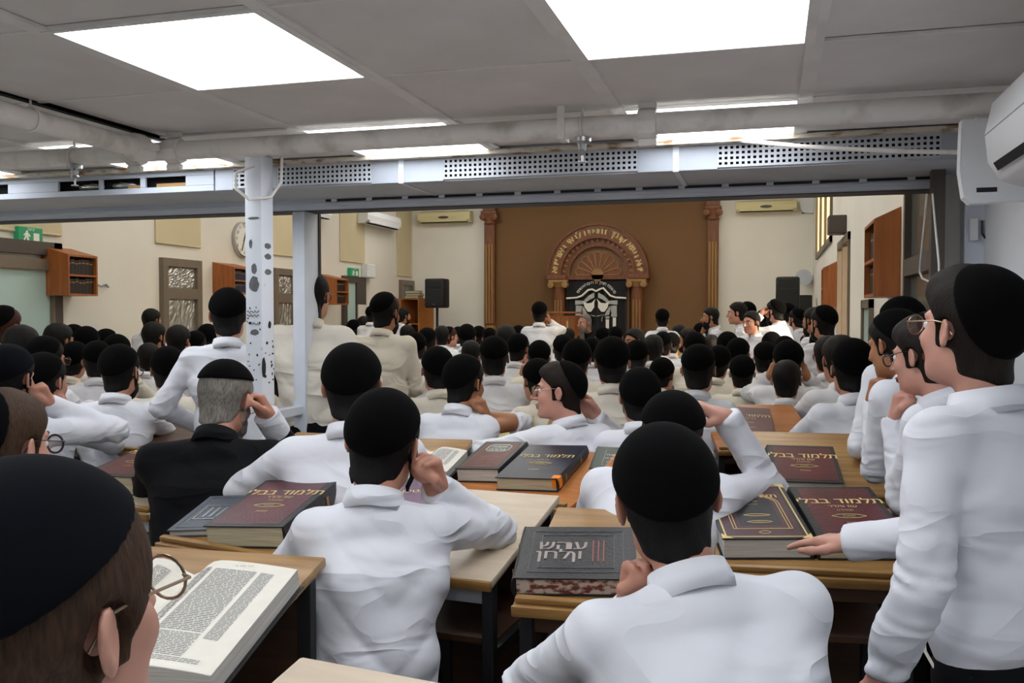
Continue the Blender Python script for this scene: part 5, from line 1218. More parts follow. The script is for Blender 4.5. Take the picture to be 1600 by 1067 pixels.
desk('D12c', (128, 700), (288, 711), 'long dark-fronted study desk behind the white-shirted men at left', 'panel', 'woodedge')
desk('D13', (356, 742), (528, 752), 'study desk with an open book in front of the grey-haired man', 'wood')
desk('D14', (545, 757), (688, 762), 'study desk with an open book, beyond the man in the middle', 'wood')
desk('D15', (925, 783), (1140, 788), 'study desk with two small grey-green books, before the man with a hand on his head', 'wood')
desk('D3a', (140, 1045), (408, 1105), 'study desk with the large open book in the front left corner', 'wood', at=(-1.19, 1.29, 3, 0.50))
A = OZ(470, 1024, ZF + RISE); B = OZ(675, 1062, ZF + RISE); v = (B - A).normalized(); n_ = Vector((-v.y, v.x, 0)); f0 = A - n_ * DEP; f1 = f0 + v * 0.55
def back_px(P):
    q = P - Vector((0, 0, CZ)); u = q.x * math.cos(YAW) + q.y * math.sin(YAW); y = -q.x * math.sin(YAW) + q.y * math.cos(YAW); d = y * math.cos(PIT) - q.z * math.sin(PIT); vv = y * math.sin(PIT) + q.z * math.cos(PIT)
    return (800 + F_PX * u / d, 533.5 - F_PX * vv / d)
f0.z = f1.z = ZF
desk('D3b', back_px(f0), back_px(f1), 'pale-topped study desk whose corner shows at the bottom edge', 'laminate', lip=False)
# a few desks seen between the heads in the hall
for k, (pl, pr, lab, tp) in enumerate((((690, 602), (752, 602), 'study desk deep in the crowd in front of the corner loudspeaker', 'orange'), ((1250, 628), (1325, 629), 'brown study desk in the crowd below the small right-wall cabinet', 'wood'), ((1150, 640), (1215, 641), 'study desk between the men right of centre in the crowd', 'orange'),
                                     ((1290, 664), (1345, 666), 'study desk with papers before the leaning man at right', 'wood'))):
    desk('H%d' % k, pl, pr, lab, tp)

# ------------------------------------------------------------------ books
def book(key, px, py, w, l, t, deg, label, cover='burg', rim='cblack', edges='edge', spine_side=1, title=None, lines=(), frame=None, art=None, group='closed volumes on the desks', lettr='gold', lift=0.0, tilt=0.0, corners=False):
    """front edge centre at the pixel, lying on the desk; text reads from the front edge"""
    p = on_desk(key, px, py, t + lift) if py is not None else Vector((px[0], px[1], 0)); Mx = DESKS[key][1] @ Matrix.Translation((p.x, max(p.y, 0.0), lift + 0.0008)) @ Matrix.Rotation(math.radians(deg), 4, 'Z') @ Matrix.Rotation(math.radians(tilt), 4, 'X')
    o = empty('book', (0, 0, 0), 0, label, 'book', group); o.matrix_world = Mx
    c = 0.004; b = MB(); s = spine_side
    b.box(-w / 2, w / 2, 0, l, 0, c, bev=0.0012); b.box(-w / 2, w / 2, 0, l, t - c, t, bev=0.0012)
    # rounded spine
    n = 6; pts = [(s * (w / 2 - 0.004), 0.0)] + [(s * (w / 2 + 0.007 * math.sin(math.pi * k / n)), t * k / n) for k in range(n + 1)] + [(s * (w / 2 - 0.004), t)]
    b.prism(pts, 'y', 0.0, l); b.build('cover', M[rim], o)
    b = MB(); b.box(-w / 2 + 0.006 if s > 0 else -w / 2 + 0.006, w / 2 - 0.006, 0.005, l - 0.005, c, t - c); b.build('pages', M[edges], o)
    if cover != rim: b = MB(); g = 0.022; b.box(-w / 2 + (g if s < 0 else g * 0.7), w / 2 - (g * 0.7 if s < 0 else g), g * 0.8, l - g * 0.8, t, t + 0.0005); b.build('cover_panel', M[cover], o)
    Z = t + 0.001
    for k in range(2): b = MB(); xs = s * (w / 2 + 0.0072); b.box(min(xs, xs + s * 0.0008), max(xs, xs + s * 0.0008), l * (0.2 + 0.5 * k), l * (0.24 + 0.5 * k), t * 0.25, t * 0.75); b.build('spine_band', M['goldfl'], o)
    ft = MB()
    if title: put_text(ft, title[0], w * title[1], Matrix.Translation((0, l * title[2], Z)), 0, title[3] if len(title) > 3 else 1.0); put_text(ft, title[0], w * title[1], Matrix.Translation((w * 0.006, l * title[2], Z + 0.0001)), 0, title[3] if len(title) > 3 else 1.0)
    for (tx, sz, yy) in lines: put_text(ft, tx, w * sz, Matrix.Translation((0, l * yy, Z)), 0)
    if ft.v: ft.build('title_lettering', M[lettr], o)
    def rect(inset, wd, m='gold', y0=None, y1=None, name='border_line'):
        q = MB(); a, y_0, y_1 = w / 2 - inset, (inset if y0 is None else y0), (l - inset if y1 is None else y1)
        for r in ((-a, a, y_0, y_0 + wd), (-a, a, y_1 - wd, y_1), (-a, -a + wd, y_0, y_1), (a - wd, a, y_0, y_1)): q.box(r[0], r[1], r[2], r[3], t, Z)
        q.build(name, M[m], o)
    if frame: rect(frame[0], frame[1], frame[2])
    def oval(cy, rx, ry, m='cblack', inner=True, txt=None):
        pts = [(rx * (1 + 0.10 * math.cos(6 * a)) * math.cos(a), cy + ry * math.sin(a)) for a in [2 * math.pi * k / 28 for k in range(28)]]; q = MB(); q.prism(pts, 'z', t, Z); q.build('medallion', M[m], o)
        q = MB(); q.tube([(x, y, Z) for x, y in pts], 0.0010, 4, closed=True); q.build('medallion_rim', M[lettr], o)
        if txt: q = MB(); put_text(q, txt, ry * 1.1, Matrix.Translation((0, cy, Z + 0.0004)), 0); q.build('medallion_lettering', M[lettr], o)
    if art == 'talmud': oval(l * 0.42, w * 0.18, l * 0.033, txt='מסכת'); 
    if art == 'arch':
        rect(0.010, 0.004, 'gold'); q = MB(); a = w * 0.33; cy = l * 0.62
        for off in (0, 0.008): q.tube([(-a + off, l * 0.16, Z), (-a + off, cy, Z)] + [((a - off) * math.cos(th), cy + (a - off) * 0.85 * math.sin(th), Z) for th in [math.pi - math.pi * k / 16 for k in range(17)]] + [(a - off, cy, Z), (a - off, l * 0.16, Z)], 0.0012, 4)
        q.tube([(-a, l * 0.16, Z), (a, l * 0.16, Z)], 0.0012, 4); q.build('arch_border', M['gold'], o)
        q = MB(); aa = a * 0.72; q.prism([(-aa, l * 0.22), (aa, l * 0.22), (aa, cy)] + [(aa * math.cos(th), cy + aa * 0.8 * math.sin(th)) for th in [math.pi * k / 12 for k in range(1, 12)]] + [(-aa, cy)], 'z', t, t + 0.0007); q.build('arch_field', M['cblack'], o)
        oval(l * 0.40, w * 0.14, l * 0.018, 'plum'); oval(l * 0.28, w * 0.13, l * 0.018, 'plum'); oval(l * 0.10, w * 0.06, l * 0.022, 'plum')
    if art == 'plaque':
        cy = l * 0.74; rx, ry = w * 0.27, l * 0.12; pts = [(rx, cy - ry * .6), (rx, cy + ry * .6), (rx * .7, cy + ry), (-rx * .7, cy + ry), (-rx, cy + ry * .6), (-rx, cy - ry * .6), (-rx * .7, cy - ry), (rx * .7, cy - ry)]
        q = MB(); q.prism(pts, 'z', t, t + 0.0007); q.build('plaque', M['greenc'], o); q = MB(); q.tube([(x, y, Z) for x, y in pts], 0.0014, 4, closed=True); q.build('plaque_rim', M['satin'], o)
        q = MB(); put_text(q, 'משנה', w * 0.15, Matrix.Translation((0, cy + ry * 0.35, Z)), 0); put_text(q, 'ברורה', w * 0.15, Matrix.Translation((0, cy - ry * 0.45, Z)), 0); q.build('plaque_lettering', M['satin'], o)
        oval(l * 0.20, w * 0.10, l * 0.05, 'burg2')
    if art == 'emboss':
        rect(0.018, 0.002, 'greyc'); q = MB()
        for (x0, x1, y0, y1) in ((-0.5, 0.5, 0.28, 0.30), (-0.5, 0.5, 0.66, 0.68), (-0.5, -0.46, 0.28, 0.68), (0.46, 0.5, 0.28, 0.68), (-0.3, -0.22, 0.34, 0.62), (-0.1, -0.02, 0.34, 0.62), (0.1, 0.18, 0.34, 0.62)): q.box(x0 * w * 0.6, x1 * w * 0.6, y0 * l, y1 * l, t, t + 0.002)
        q.build('embossing', M['metal'], o)
    if art == 'shulchan':
        q = MB()
        for ins in (0.030, 0.052): 
            a0, a1, y0, y1 = -w / 2 + ins, w / 2 - ins, ins, l - ins
            for r in ((a0, a1, y0, y0 + .0018), (a0, a1, y1 - .0018, y1), (a0, a0 + .0018, y0, y1), (a1 - .0018, a1, y0, y1)): q.box(r[0], r[1], r[2], r[3], t, Z)
        q.build('border_line', M['greyc'], o)
        q = MB(); [put_text(q, tx_, l * 0.24, Matrix.Translation((xx_ * w + e_, yy_ * l, Z + abs(e_) * .01)), 0, 0.85) for e_ in (-0.001, 0.001) for tx_, xx_, yy_ in (('הש', -0.20, 0.60), ('לחן', -0.20, 0.42), ('ער', -0.03, 0.60), ('וך', -0.03, 0.42))]; q.build('title_lettering', M['silverprint'], o)
        q = MB()
        for kx in range(3): q.box(w * (0.13 + 0.045 * kx), w * (0.142 + 0.045 * kx), l * 0.30, l * 0.70, t, Z)
        q.build('side_lettering', M['redprint'], o)
    if corners:
        for sx in (1, -1):
            for (ya, yb) in ((0.0, 0.03), (l, l - 0.03)):
                q = MB(); q.add([(sx * w / 2 * 0.995, ya, t + 0.0012), (sx * (w / 2 - 0.03), ya, t + 0.0012), (sx * w / 2 * 0.995, yb, t + 0.0012)], [(0, 1, 2)]); q.build('corner_ornament', M['gold'], o)
    return o
TAL = 'תלמוד בבלי'; OZV = 'עוז והדר'
tk = dict(title=(TAL, 0.22, 0.70), lines=((OZV, 0.10, 0.60), ('מהדורה', 0.06, 0.53), ('מסכת', 0.06, 0.30)), art='talmud')
book('D2', (-0.175, 0.062), None, 0.19, 0.27, 0.022, 20, 'thin grey embossed book left of the large burgundy volume', 'greyc', 'greyc', 'whedge', 1, art='emboss')
book('D2', (0.035, 0.045), None, 0.25, 0.36, 0.065, 15, 'large burgundy volume with gold Hebrew title on the desk left of centre', 'burg', 'cblack', 'edge', 1, **tk)
book('D1', (-0.03, 0.10), None, 0.24, 0.34, 0.07, 6, 'thick burgundy volume with dark rim on the pale desk at left', 'burg', 'cblack', 'edge', 1, **tk)
book('D5', (-0.19, 0.125), None, 0.18, 0.325, 0.055, 14, 'burgundy book with an oval green plaque, left of the navy book', 'burg2', 'cblack', 'whedge', 1, art='plaque', lines=(('סדר מועד', 0.11, 0.42), ('חלק ראשון', 0.07, 0.34)), frame=(0.02, 0.002, 'goldfl'), lettr='goldfl')
nb_ = book('D5', (0.045, 0.105), None, 0.24, 0.375, 0.050, 13, 'navy blue volume with gold title and an orange sticker on its spine', 'navy', 'navy', 'edge', 1, title=(TAL, 0.20, 0.64), lines=((OZV, 0.06, 0.53), ('מסכת', 0.07, 0.24)), art='talmud')
b = MB(); b.box(0.24 / 2 - 0.022, 0.24 / 2 + 0.0085, 0.004, 0.034, 0.012, 0.0512, bev=0.001); b.build('sticker', M['otag'], nb_)
book('D4', (-0.15, 0.25), None, 0.17, 0.27, 0.05, 18, 'purple patterned book under the hand of the man in the middle', 'lilac', 'greyc', 'whedge', 1, title=('ליקוטים', 0.2, 0.6))
book('D6', (-0.015, 0.055), None, 0.285, 0.285, 0.045, 7, 'worn black book with silver Hebrew lettering on the nearest man\'s desk', 'cblack', 'cblack', 'redge', -1, art='shulchan')
book('D7', (-0.114, 0.08), None, 0.236, 0.375, 0.060, 6, 'burgundy volume with a gold arched frame, left of the pair at right', 'plum', 'cblack', 'whedge', 1, title=(TAL, 0.15, 0.76), lines=((OZV, 0.05, 0.66), ('מהדורת', 0.045, 0.60), ('מסכת', 0.055, 0.28)), art='arch', corners=True)
book('D7', (0.134, 0.10), None, 0.236, 0.375, 0.055, 5, 'worn burgundy volume under the hand of the standing man', 'burg', 'cblack', 'edge', -1, **tk)
book('D8', (-0.104, 0.03), None, 0.25, 0.31, 0.05, 0, 'burgundy volume standing out behind the pair at right', 'burg', 'cblack', 'whedge', -1, **tk)
book('D9', (-0.083, 0.062), None, 0.233, 0.35, 0.055, -8, 'brown-red volume with gold title on the orange desk', 'burg2', 'burg2', 'whedge', 1, title=(TAL, 0.20, 0.68), lines=((OZV, 0.09, 0.58), ('מסכת', 0.08, 0.42), ('כתובות', 0.08, 0.25)))
book('D15', (-0.18, 0.24), None, 0.15, 0.25, 0.03, -6, 'small grey-green book with a framed title, right of the navy volume', 'greenc', 'greenc', 'edge', -1, frame=(0.04, 0.0016, 'silver'), lines=(('משנה', 0.16, 0.62), ('ברורה', 0.16, 0.46), ('חלק א', 0.1, 0.30)), lettr='satin')
book('D15', (0.13, 0.26), None, 0.15, 0.20, 0.03, 6, 'small dark green book showing beside the raised elbow', 'greenc', 'greenc', 'edge', 1, title=('תהלים', 0.2, 0.55), lettr='goldfl')
bk = book('H2', 1180, 628, 0.22, 0.28, 0.04, 0, 'plum-covered book in front of the man seated below the hands-on-head man', 'plum', 'plum', 'whedge', 1, title=(TAL, 0.15, 0.6))
book('H3', 1310, 640, 0.2, 0.26, 0.03, 0, 'pinkish open-paged book by the elbow of the leaning man', 'paper', 'burg2', 'whedge', 1)
book('D12', 150, 665, 0.001 + 0.2, 0.26, 0.05, 10, 'maroon book behind the bearded men at left', 'burg', 'burg', 'edge', 1) if False else None

def open_book(key, px, py, w, l, t, deg, label, printed=True, cover='cblack'):
    """open pages, spine at the middle; front edge centre at the pixel"""
    p = on_desk(key, px, py, t * 0.8) if py is not None else Vector((px[0], px[1], 0)); o = empty('open_book', (0, 0, 0), 0, label, 'book', 'open books'); o.matrix_world = DESKS[key][1] @ Matrix.Translation((p.x, max(0, p.y), 0.001)) @ Matrix.Rotation(math.radians(deg), 4, 'Z')
    b = MB(); b.box(-w - 0.008, w + 0.008, -0.006, l + 0.006, 0, 0.004, bev=0.0015); b.build('cover', M[cover], o)
    prof = lambda q: t * (1.0 - 0.62 * math.exp(-((q) / 0.035) ** 2)) * (1 - 0.30 * (q / w) ** 2)
    n = 14
    for s in (1, -1):
        xs = [w * k / n for k in range(n + 1)]; V = []; Fs = []
        for x in xs:
            xx = s * x; V += [(xx, 0, 0.0045), (xx, l, 0.0045), (xx, l, prof(x)), (xx, 0, prof(x))]
        for k in range(n):
            for j in range(4): Fs.append((4 * k + j, 4 * k + (j + 1) % 4, 4 * k + 4 + (j + 1) % 4, 4 * k + 4 + j))
        Fs += [(0, 1, 2, 3), (4 * n + 3, 4 * n + 2, 4 * n + 1, 4 * n)]
        q = MB(); q.add(V, Fs); q.build('page_block', M['whedge'], o, True)
        q = MB(); V = []; Fs = []
        for x in xs: V += [(s * x, 0.001, prof(x) + 0.0008), (s * x, l - 0.001, prof(x) + 0.0008)]
        for k in range(n): Fs.append((2 * k, 2 * k + 1, 2 * k + 3, 2 * k + 2))
        q.add(V, Fs); pg = q.build('page', M['paper'], o, True)
        if printed:
            r = random.Random(3 + s); q = MB()
            def col(u0, u1, v0, v1, step, lw):
                v = v1
                while v > v0:
                    u = u0 + 0.0
                    while u < u1 - 0.004:
                        d_ = min(r.uniform(0.006, 0.022), u1 - u)
                        a, c = u, u + d_ - 0.0018
                        q.add([(s * a, v - lw, prof(a) + 0.0013), (s * c, v - lw, prof(c) + 0.0013), (s * c, v, prof(c) + 0.0013), (s * a, v, prof(a) + 0.0013)], [(0, 1, 2, 3)]); u += d_
                    v -= step
            big_ = w > 0.2
            st = 0.0058 if big_ else 0.008; g = 0.006
            col(w * 0.14, w * 0.28, l * 0.22, l * 0.92, st * .8, st * .34); col(w * 0.31, w * 0.70, l * 0.30, l * 0.90, st, st * .45); col(w * 0.73, w * 0.86, l * 0.25, l * 0.90, st * .8, st * .34); col(w * 0.31, w * 0.70, l * 0.10, l * 0.28, st * .85, st * .36); col(w * 0.16, w * 0.86, l * 0.05, l * 0.085, st * .8, st * .32)
            put_text(q, 'הדר עלך פרק שני', l * 0.022, Matrix.Translation((s * w * 0.5, l * 0.945, prof(w * 0.5) + 0.0015)), 0)
            pr = q.build('print', M['print'], pg); pr['kind'] = 'stuff'
    return o
open_book('D3a', (0.05, 0.012), None, 0.235, 0.39, 0.062, 4, 'large open book with printed pages in the front left corner')
open_book('D13', 470, 718, 0.20, 0.30, 0.035, 8, 'open white-paged book in front of the grey-haired man', True)
open_book('D14', (0.03, 0.10), None, 0.16, 0.25, 0.045, -6, 'thick open book beyond the burgundy book with the oval plaque', True)

# ------------------------------------------------------------------ near people, one by one
K = 'kippah'
def near(px, py, d, phi, label, **kw): return place_person(make_person(**kw), px, py, d, phi, label)
near(22, 742, 0.78, 38, 'brown-haired man in a dark skullcap and thin glasses, cut by the bottom left corner', h=0.0042, lean=12, hy=12, hp=-4, kip=(22, 0.030, 'kippahn'), hair='hlight', hairkw=dict(thick=0.016, nape=-0.10, fringe=0.035), glasses='wirefr', face=True, skin='skin3', seed=1)
near(2, 609, 2.05, 32, 'bare-headed brown-haired man with dark-rimmed glasses at the left edge', h=0.005, hy=14, hp=4, kip=(75, 0.06, K), hair='hlight', hairkw=dict(thick=0.015), glasses='blackfr', face=True, skin='skin3', seed=2)
near(360, 568, 3.28, 8, 'grey-haired man in a black jacket holding his hand to his brow', h=0.005, lean=16, hy=22, hp=20, kip=(12, 0.040, K), seams=6, hair='hgrey', beard=('hgrey', 0.02), glasses='wirefr', shirt='jacket', R=('brow', dict(pole=(0.45, 0.35, -0.95))), cuffs=(1,), wide=1.08, build=1.08, face=True, seed=3)
near(357, 452, 4.30, 4, 'standing man in a white shirt, seen from behind left of the column', h=0.006, pose='stand', lean=2, hunch=4, hy=3, hp=4, kip=(38, 0.022, K), L=('front', dict(w=(0.16, 0.20, 1.03), pole=(0.9, -0.6, -0.2))), R=('front', dict(w=(0.04, 0.26, 1.05), pole=(0.15, -0.9, -0.5))), wide=0.92, build=0.92, seed=4)
near(487, 424, 4.80, 10, 'tall standing man with hands on his hips behind the white post', h=0.006, pose='stand', lean=2, hunch=3, hy=12, hp=2, kip=None, L='hips', R='hips', glasses='blackfr', shirt='shirt2', wide=0.95, build=0.95, seed=5)
near(603, 458, 5.80, 16, 'standing bearded man in a cream shirt right of the white post', h=0.006, pose='stand', lean=2, hy=18, hp=6, kip=(48, 0.05, K), L='front', R='front', beard=('hblack', 0.01), shirt='shirt2', wide=0.95, build=1.05, skin='skin2', seed=6)
near(551, 540, 3.02, 4, 'broad seated man in white behind the man in black, ears showing below his cap', h=0.005, lean=8, hy=6, hp=6, kip=(40, 0.016, K), L=('desk_out', dict(w=(0.26, 0.40, 0.90), pole=(0.9, -0.4, -0.5))), wide=0.98, build=0.98, seed=7)
near(609, 612, 2.30, -4, 'man in white in the middle with hand against his cheek and a sidelock', h=0.0046, lean=12, hunch=8, hy=22, hp=10, hr=6, kip=(46, 0.018, K), R=('cheek', dict(hd=(0.135, 0.060, -0.095), pole=(0.8, 0.45, -0.75))), curls=True, wide=0.76, build=0.84, seed=8)
near(728, 556, 4.35, 12, 'man with a rolled sleeve holding his head, before the yellow desk', h=0.006, lean=12, hy=26, hp=8, kip=(48, 0.020, K), R=('cheek', dict(pole=(0.9, 0.4, -0.7))), sleeve_cut=(0, 0.75), skin='skin2', seed=9)
near(876, 566, 4.0, -22, 'smiling young man in glasses turning his face to the left', h=0.0046, lean=10, hy=-62, hp=2, kip=(62, 0.045, K), hair='hbrown', hairkw=dict(front=0.010), glasses='wirefr', face=True, R=('cheek', dict(hd=None, w=(0.16, 0.10, 1.08), pole=(0.8, 0.5, -0.6), hand='relax', fd=(-0.6, 0.1, 0.8))), L=('desk_out', dict(w=(0.12, 0.34, 0.93), pole=(1, 0.3, -0.2))), skin='skin3', seed=10)
near(1000, 576, 3.95, 2, 'seated man with a grey-flecked beard behind the hand-on-head man', h=0.006, lean=8, hy=-4, hp=4, kip=(42, 0.004, K), beard=('hgrey', 0.0), seed=11)
near(1062, 618, 2.78, 6, 'man resting his right hand on top of his head, elbow raised', h=0.005, lean=24, hunch=8, hy=4, hp=22, hr=8, kip=(30, 0.022, K), R=('ontop', dict(hd=(0.135, 0.055, 0.105), pole=(0.45, 1.0, 0.05))), neck=0.045, hair='hbrown', skin='skin3', wide=0.92, build=0.95, seed=12)
near(1026, 668, 1.68, -14, 'nearest man in white seen from behind, his hand at his chin', h=0.0046, lean=20, side=-7, hunch=10, hy=6, hp=8, hr=-8, kip=(40, 0.012, K), L=('chin', dict(hd=(0.075, 0.075, -0.20), pole=(0.9, -0.1, -0.55))), R=('desk', dict(pole=(0.25, -0.4, -1))), wide=0.98, build=1.08, seed=13)
near(1532, 420, 1.78, -58, 'standing man at right with glasses, his hand on the burgundy volume', h=0.0044, pose='stand', lean=5, hunch=5, hy=8, hp=-4, kip=(64, 0.030, K), hair='hbrown', hairkw=dict(front=0.016, thick=0.014), glasses='wirefr', face=True, L=('down', dict(w=(0.25, 0.10, 0.87))), R=('desk', dict(w=(0.05, 0.40, 1.055), pole=(0.5, -0.7, -0.5), hand='flat', fd=(-0.15, 1, -0.12), pn=(0, -0.1, -1))), skin='skin3', wide=0.95, build=0.98, seed=14)
P15 = [o for o in bpy.data.objects if o.parent is None and str(o.get('label', '')).startswith('standing man at right')][0]
b = MB(); b.tube([(-0.13, 0.10, 0.955), (-0.145, 0.085, 0.93), (-0.15, 0.06, 0.905), (-0.16, 0.02, 0.90), (-0.165, -0.03, 0.92)], 0.0035, 6); b.build('fringe_strings', M['satin'], P15, True)
near(1441, 494, 2.65, -60, 'young man in round dark glasses with fist at mouth, behind the standing man', h=0.0048, pose='stand', lean=8, hunch=8, hy=2, hp=10, kip=(66, 0.05, K), hair='hbrown', hairkw=dict(thick=0.018, front=0.006), glasses='blackfr', face=True, L=('chin', dict(pole=(0.25, -0.3, -1))), R='front', skin='skin3', seed=15)
near(1392, 487, 3.25, -42, 'man leaning on the bare desk at right with his fist under his chin', h=0.0055, pose='stand', lean=22, hunch=10, hy=-8, hp=14, kip=(46, 0.020, K), L=('chin', dict(pole=(0.25, -0.3, -1))), R=('desk', dict(w=(0.2, 0.5, 1.0), pole=(0.9, 0, -0.3))), skin='skin2', seed=16)
near(14, 541, 3.75, 22, 'man in a navy skullcap at the left edge, elbow on the desk', h=0.0055, lean=14, hy=14, hp=6, kip=(30, 0.010, 'kippahn'), beard=('hblack', 0.0), R=('cheek', dict(hd=(0.14, 0.06, -0.10), pole=(0.95, 0.15, -0.6))), seed=17)

# ------------------------------------------------------------------ the crowd: a few figures, copied
LIB = {}
hL = 0.0095
def lib(k, **kw): kw.setdefault('h', hL); LIB[k] = [kw, None]
lib('S0', seed=21); lib('S1', hp=16, lean=12, kip=(48, 0.012, K), seed=22); lib('S2', kip=None, hairkw=dict(thick=0.014), seed=23); lib('S3', R='cheek', hy=10, kip=(46, 0.02, K), seed=24)
lib('S4', R='phone', L='phone', hp=10, kip=(44, 0.01, K), skin='skin2', seed=25)
lib('S5', beard=('hblack', 0.005), glasses='blackfr', hy=12, kip=(42, 0.02, K), seed=26); lib('S6', kip=None, beard=('hblack', 0.0), face=True, hairkw=dict(thick=0.013), skin='skin2', seed=27)
lib('S7', kip=(38, 0.0, K), lean=14, hp=10, seed=28, shirt='shirt2'); lib('S8', kip=(50, 0.03, K), hr=8, hp=4, L='cheek', seed=29, shirt='shirt2'); lib('S9', kip=(44, 0.02, K), shirt='shirt2', wide=0.95, seed=20)
lib('SY', shirt='shirty', kip=None, seed=30); lib('SA', hair='hauburn', kip=(48, 0.04, K), skin='skin3', seed=31)
lib('T0', pose='stand', L='front', R='front', lean=2, kip=(48, 0.04, K), seed=32, beard=('hblack', 0.0)); lib('T1', pose='stand', R='phone', L='front', lean=2, kip=(44, 0.03, K), skin='skin2', seed=33)
lib('T2', pose='stand', R='hips', L='hips', lean=6, kip=(48, 0.03, K), seed=34); lib('T3', pose='stand', R='chin', L='front', lean=4, kip=None, beard=('hblack', 0.01), face=True, seed=35, skin='skin2')
lib('T4', pose='stand', R='down', L='down', lean=1, kip=None, face=True, seed=36, hairkw=dict(thick=0.014)); lib('T5', pose='stand', L='brow', R='front', lean=2, kip=(50, 0.03, K), beard=('hblack', 0.005), seed=37)
lib('TS', shirt='jacket', kip=(80, 0.05, K), hairkw=dict(thick=0.010, fringe=-0.03), hair='hgrey', beard=('hgrey', 0.08), face=True, R=('chin', dict(hd=None, w=(0.28, 0.30, 1.00))), L='desk', h=0.008, seed=38)
lib('T6', pose='stand', lean=16, kip=(46, 0.0, K), L='front', R='front', seed=39)
CROWD = []
def C(k, px, py, d, phi, label, group=None, sc=None): CROWD.append([k, px, py, d, phi, label, group, d])
def crowd(k, px, py, d, phi, label, group=None, sc=None):
    kw, o = LIB[k]
    if o is None: o = make_person(**kw); LIB[k][1] = o
    else: o = copy_tree(o)
    for key in ('label', 'group'):
        if key in o: del o[key]
    return place_person(o, px, py, d, phi, label, group or 'men in the hall', sc)
C('T6', 1408, 466, 3.6, -30, 'man in a black cap standing behind the leaning man at right')
# left side
C('SA', 8, 479, 6.9, 42, 'auburn-haired man at the left edge before the frosted door'); C('S2', 34, 508, 6.0, 38, 'bare-headed man second from the left edge, below the frosted door')
C('S6', 92, 505, 7.0, 48, 'bearded man under the leftmost wall cabinet, face in profile'); C('S0', 116, 508, 8.2, 30, 'small dark head below the leftmost cabinet, left of a wide one'); C('S1', 138, 512, 7.6, 25, 'bowed dark head right below the leftmost wall cabinet')
C('S0', 167, 515, 8.0, 30, 'dark capped head against the cream wall, third right of the leftmost cabinet'); C('S7', 184, 524, 7.0, 25, 'capped head sloping forward before the cream wall'); C('S5', 72, 527, 5.7, 34, 'bearded man with glasses in the second row at far left')
C('S8', 120, 535, 6.1, 22, 'man with hand at cheek in the left crowd, behind the bearded men'); C('S0', 152, 534, 6.0, 6, 'dark capped head just left of the man in glasses and white shirt'); C('S5', 188, 540, 4.75, 16, 'man in glasses and white shirt before the dark-fronted desk at left')
C('S3', 70, 553, 4.2, 30, 'capped man with hand at his face behind the man at the left edge'); C('T3', 237, 482, 9.0, 46, 'standing bearded man against the wall beside the first foil window'); C('S6', 241, 503, 8.0, 44, 'bearded man seated just below the man standing by the foil window')
C('S2', 279, 508, 7.5, 30, 'bare-headed man in front of the first foil window'); C('S2', 233, 536, 7.0, 22, 'small bare head right of the man in glasses at left'); C('S9', 262, 543, 4.95, 2, 'man in a black cap seen from behind, left of the standing man by the column')
C('S0', 306, 518, 7.6, 20, 'dark head half hidden left of the standing man by the column'); C('S1', 326, 508, 8.4, 15, 'dark head touching the shoulder of the standing man by the column'); C('S1', 440, 534, 5.6, 10, 'seated man seen between the column and the white post', sc=None)
C('S9', 445, 560, 5.0, 30, 'man resting his hand on a desk between column and post')
# centre left
C('SY', 569, 494, 13.6, 40, 'boy in a yellow shirt far back beside the second door'); C('T0', 582, 478, 12.5, 25, 'man mostly hidden behind the standing bearded man in cream'); C('T3', 631, 481, 13.4, 60, 'bearded man standing far back at the corner bookcase, hand at mouth')
C('S0', 553, 500, 12.6, 20, 'tiny head at the elbow of the man behind the post'); C('S6', 637, 508, 12.4, 50, 'small bearded head below the man at the corner bookcase'); C('S1', 650, 521, 7.8, 8, 'long dark capped head right of the standing bearded man in cream')
C('S0', 668, 513, 9.0, 12, 'dark head just right of the long capped head'); C('S2', 690, 509, 11.0, 0, 'small dark head below the left loudspeaker'); C('SA', 703, 511, 11.8, 60, 'small face turned right below the left loudspeaker')
C('S0', 716, 511, 12.4, 0, 'tiny dark head second right of the left loudspeaker stand'); C('S1', 730, 508, 9.6, 6, 'dark head left of the left pilaster'); C('S0', 748, 510, 11.4, 0, 'tiny dark head just left of the left pilaster base'); C('S0', 765, 513, 11.0, -5, 'tiny dark head under the left pilaster base')
C('S2', 736, 532, 8.0, 5, 'short-haired bare head with reddish neck, left of centre'); C('S9', 683, 543, 5.1, -8, 'capped man with the long neck left of the rolled-sleeve man'); C('S0', 772, 527, 5.5, 0, 'man in a black cap seen squarely from behind, left of centre')
C('S6', 791, 508, 8.2, 20, 'bearded man turned right, left of the man with hand to ear'); C('S3', 811, 522, 7.8, 18, 'man with hand at his ear in front of the standing man with hand to ear'); C('T1', 843, 472, 10.0, 4, 'standing man holding a hand to his ear, left of the lectern')
C('TS', 914, 490, 14.2, -128, 'grey-bearded speaker in black seated before the ark curtain')
C('S8', 845, 533, 7.0, 0, 'capped man with raised hand just behind the smiling man'); C('S5', 880, 524, 8.0, -12, 'man in glasses turned left, right of the standing man with hand to ear'); C('S7', 902, 531, 6.0, 4, 'large dark capped head below the speaker'); C('S0', 924, 528, 8.4, 0, 'dark head right of the large capped head below the speaker')
C('S7', 838, 562, 5.4, -25, 'man in black cap bending behind the smiling man\'s face'); C('S9', 957, 528, 4.85, 2, 'man in a neat black cap and white shirt behind the smiling man'); C('S1', 996, 533, 7.0, 6, 'dark capped head right of the neat-capped man'); C('S6', 991, 513, 9.2, -128, 'bare-headed man looking back to the left, below the ark column')
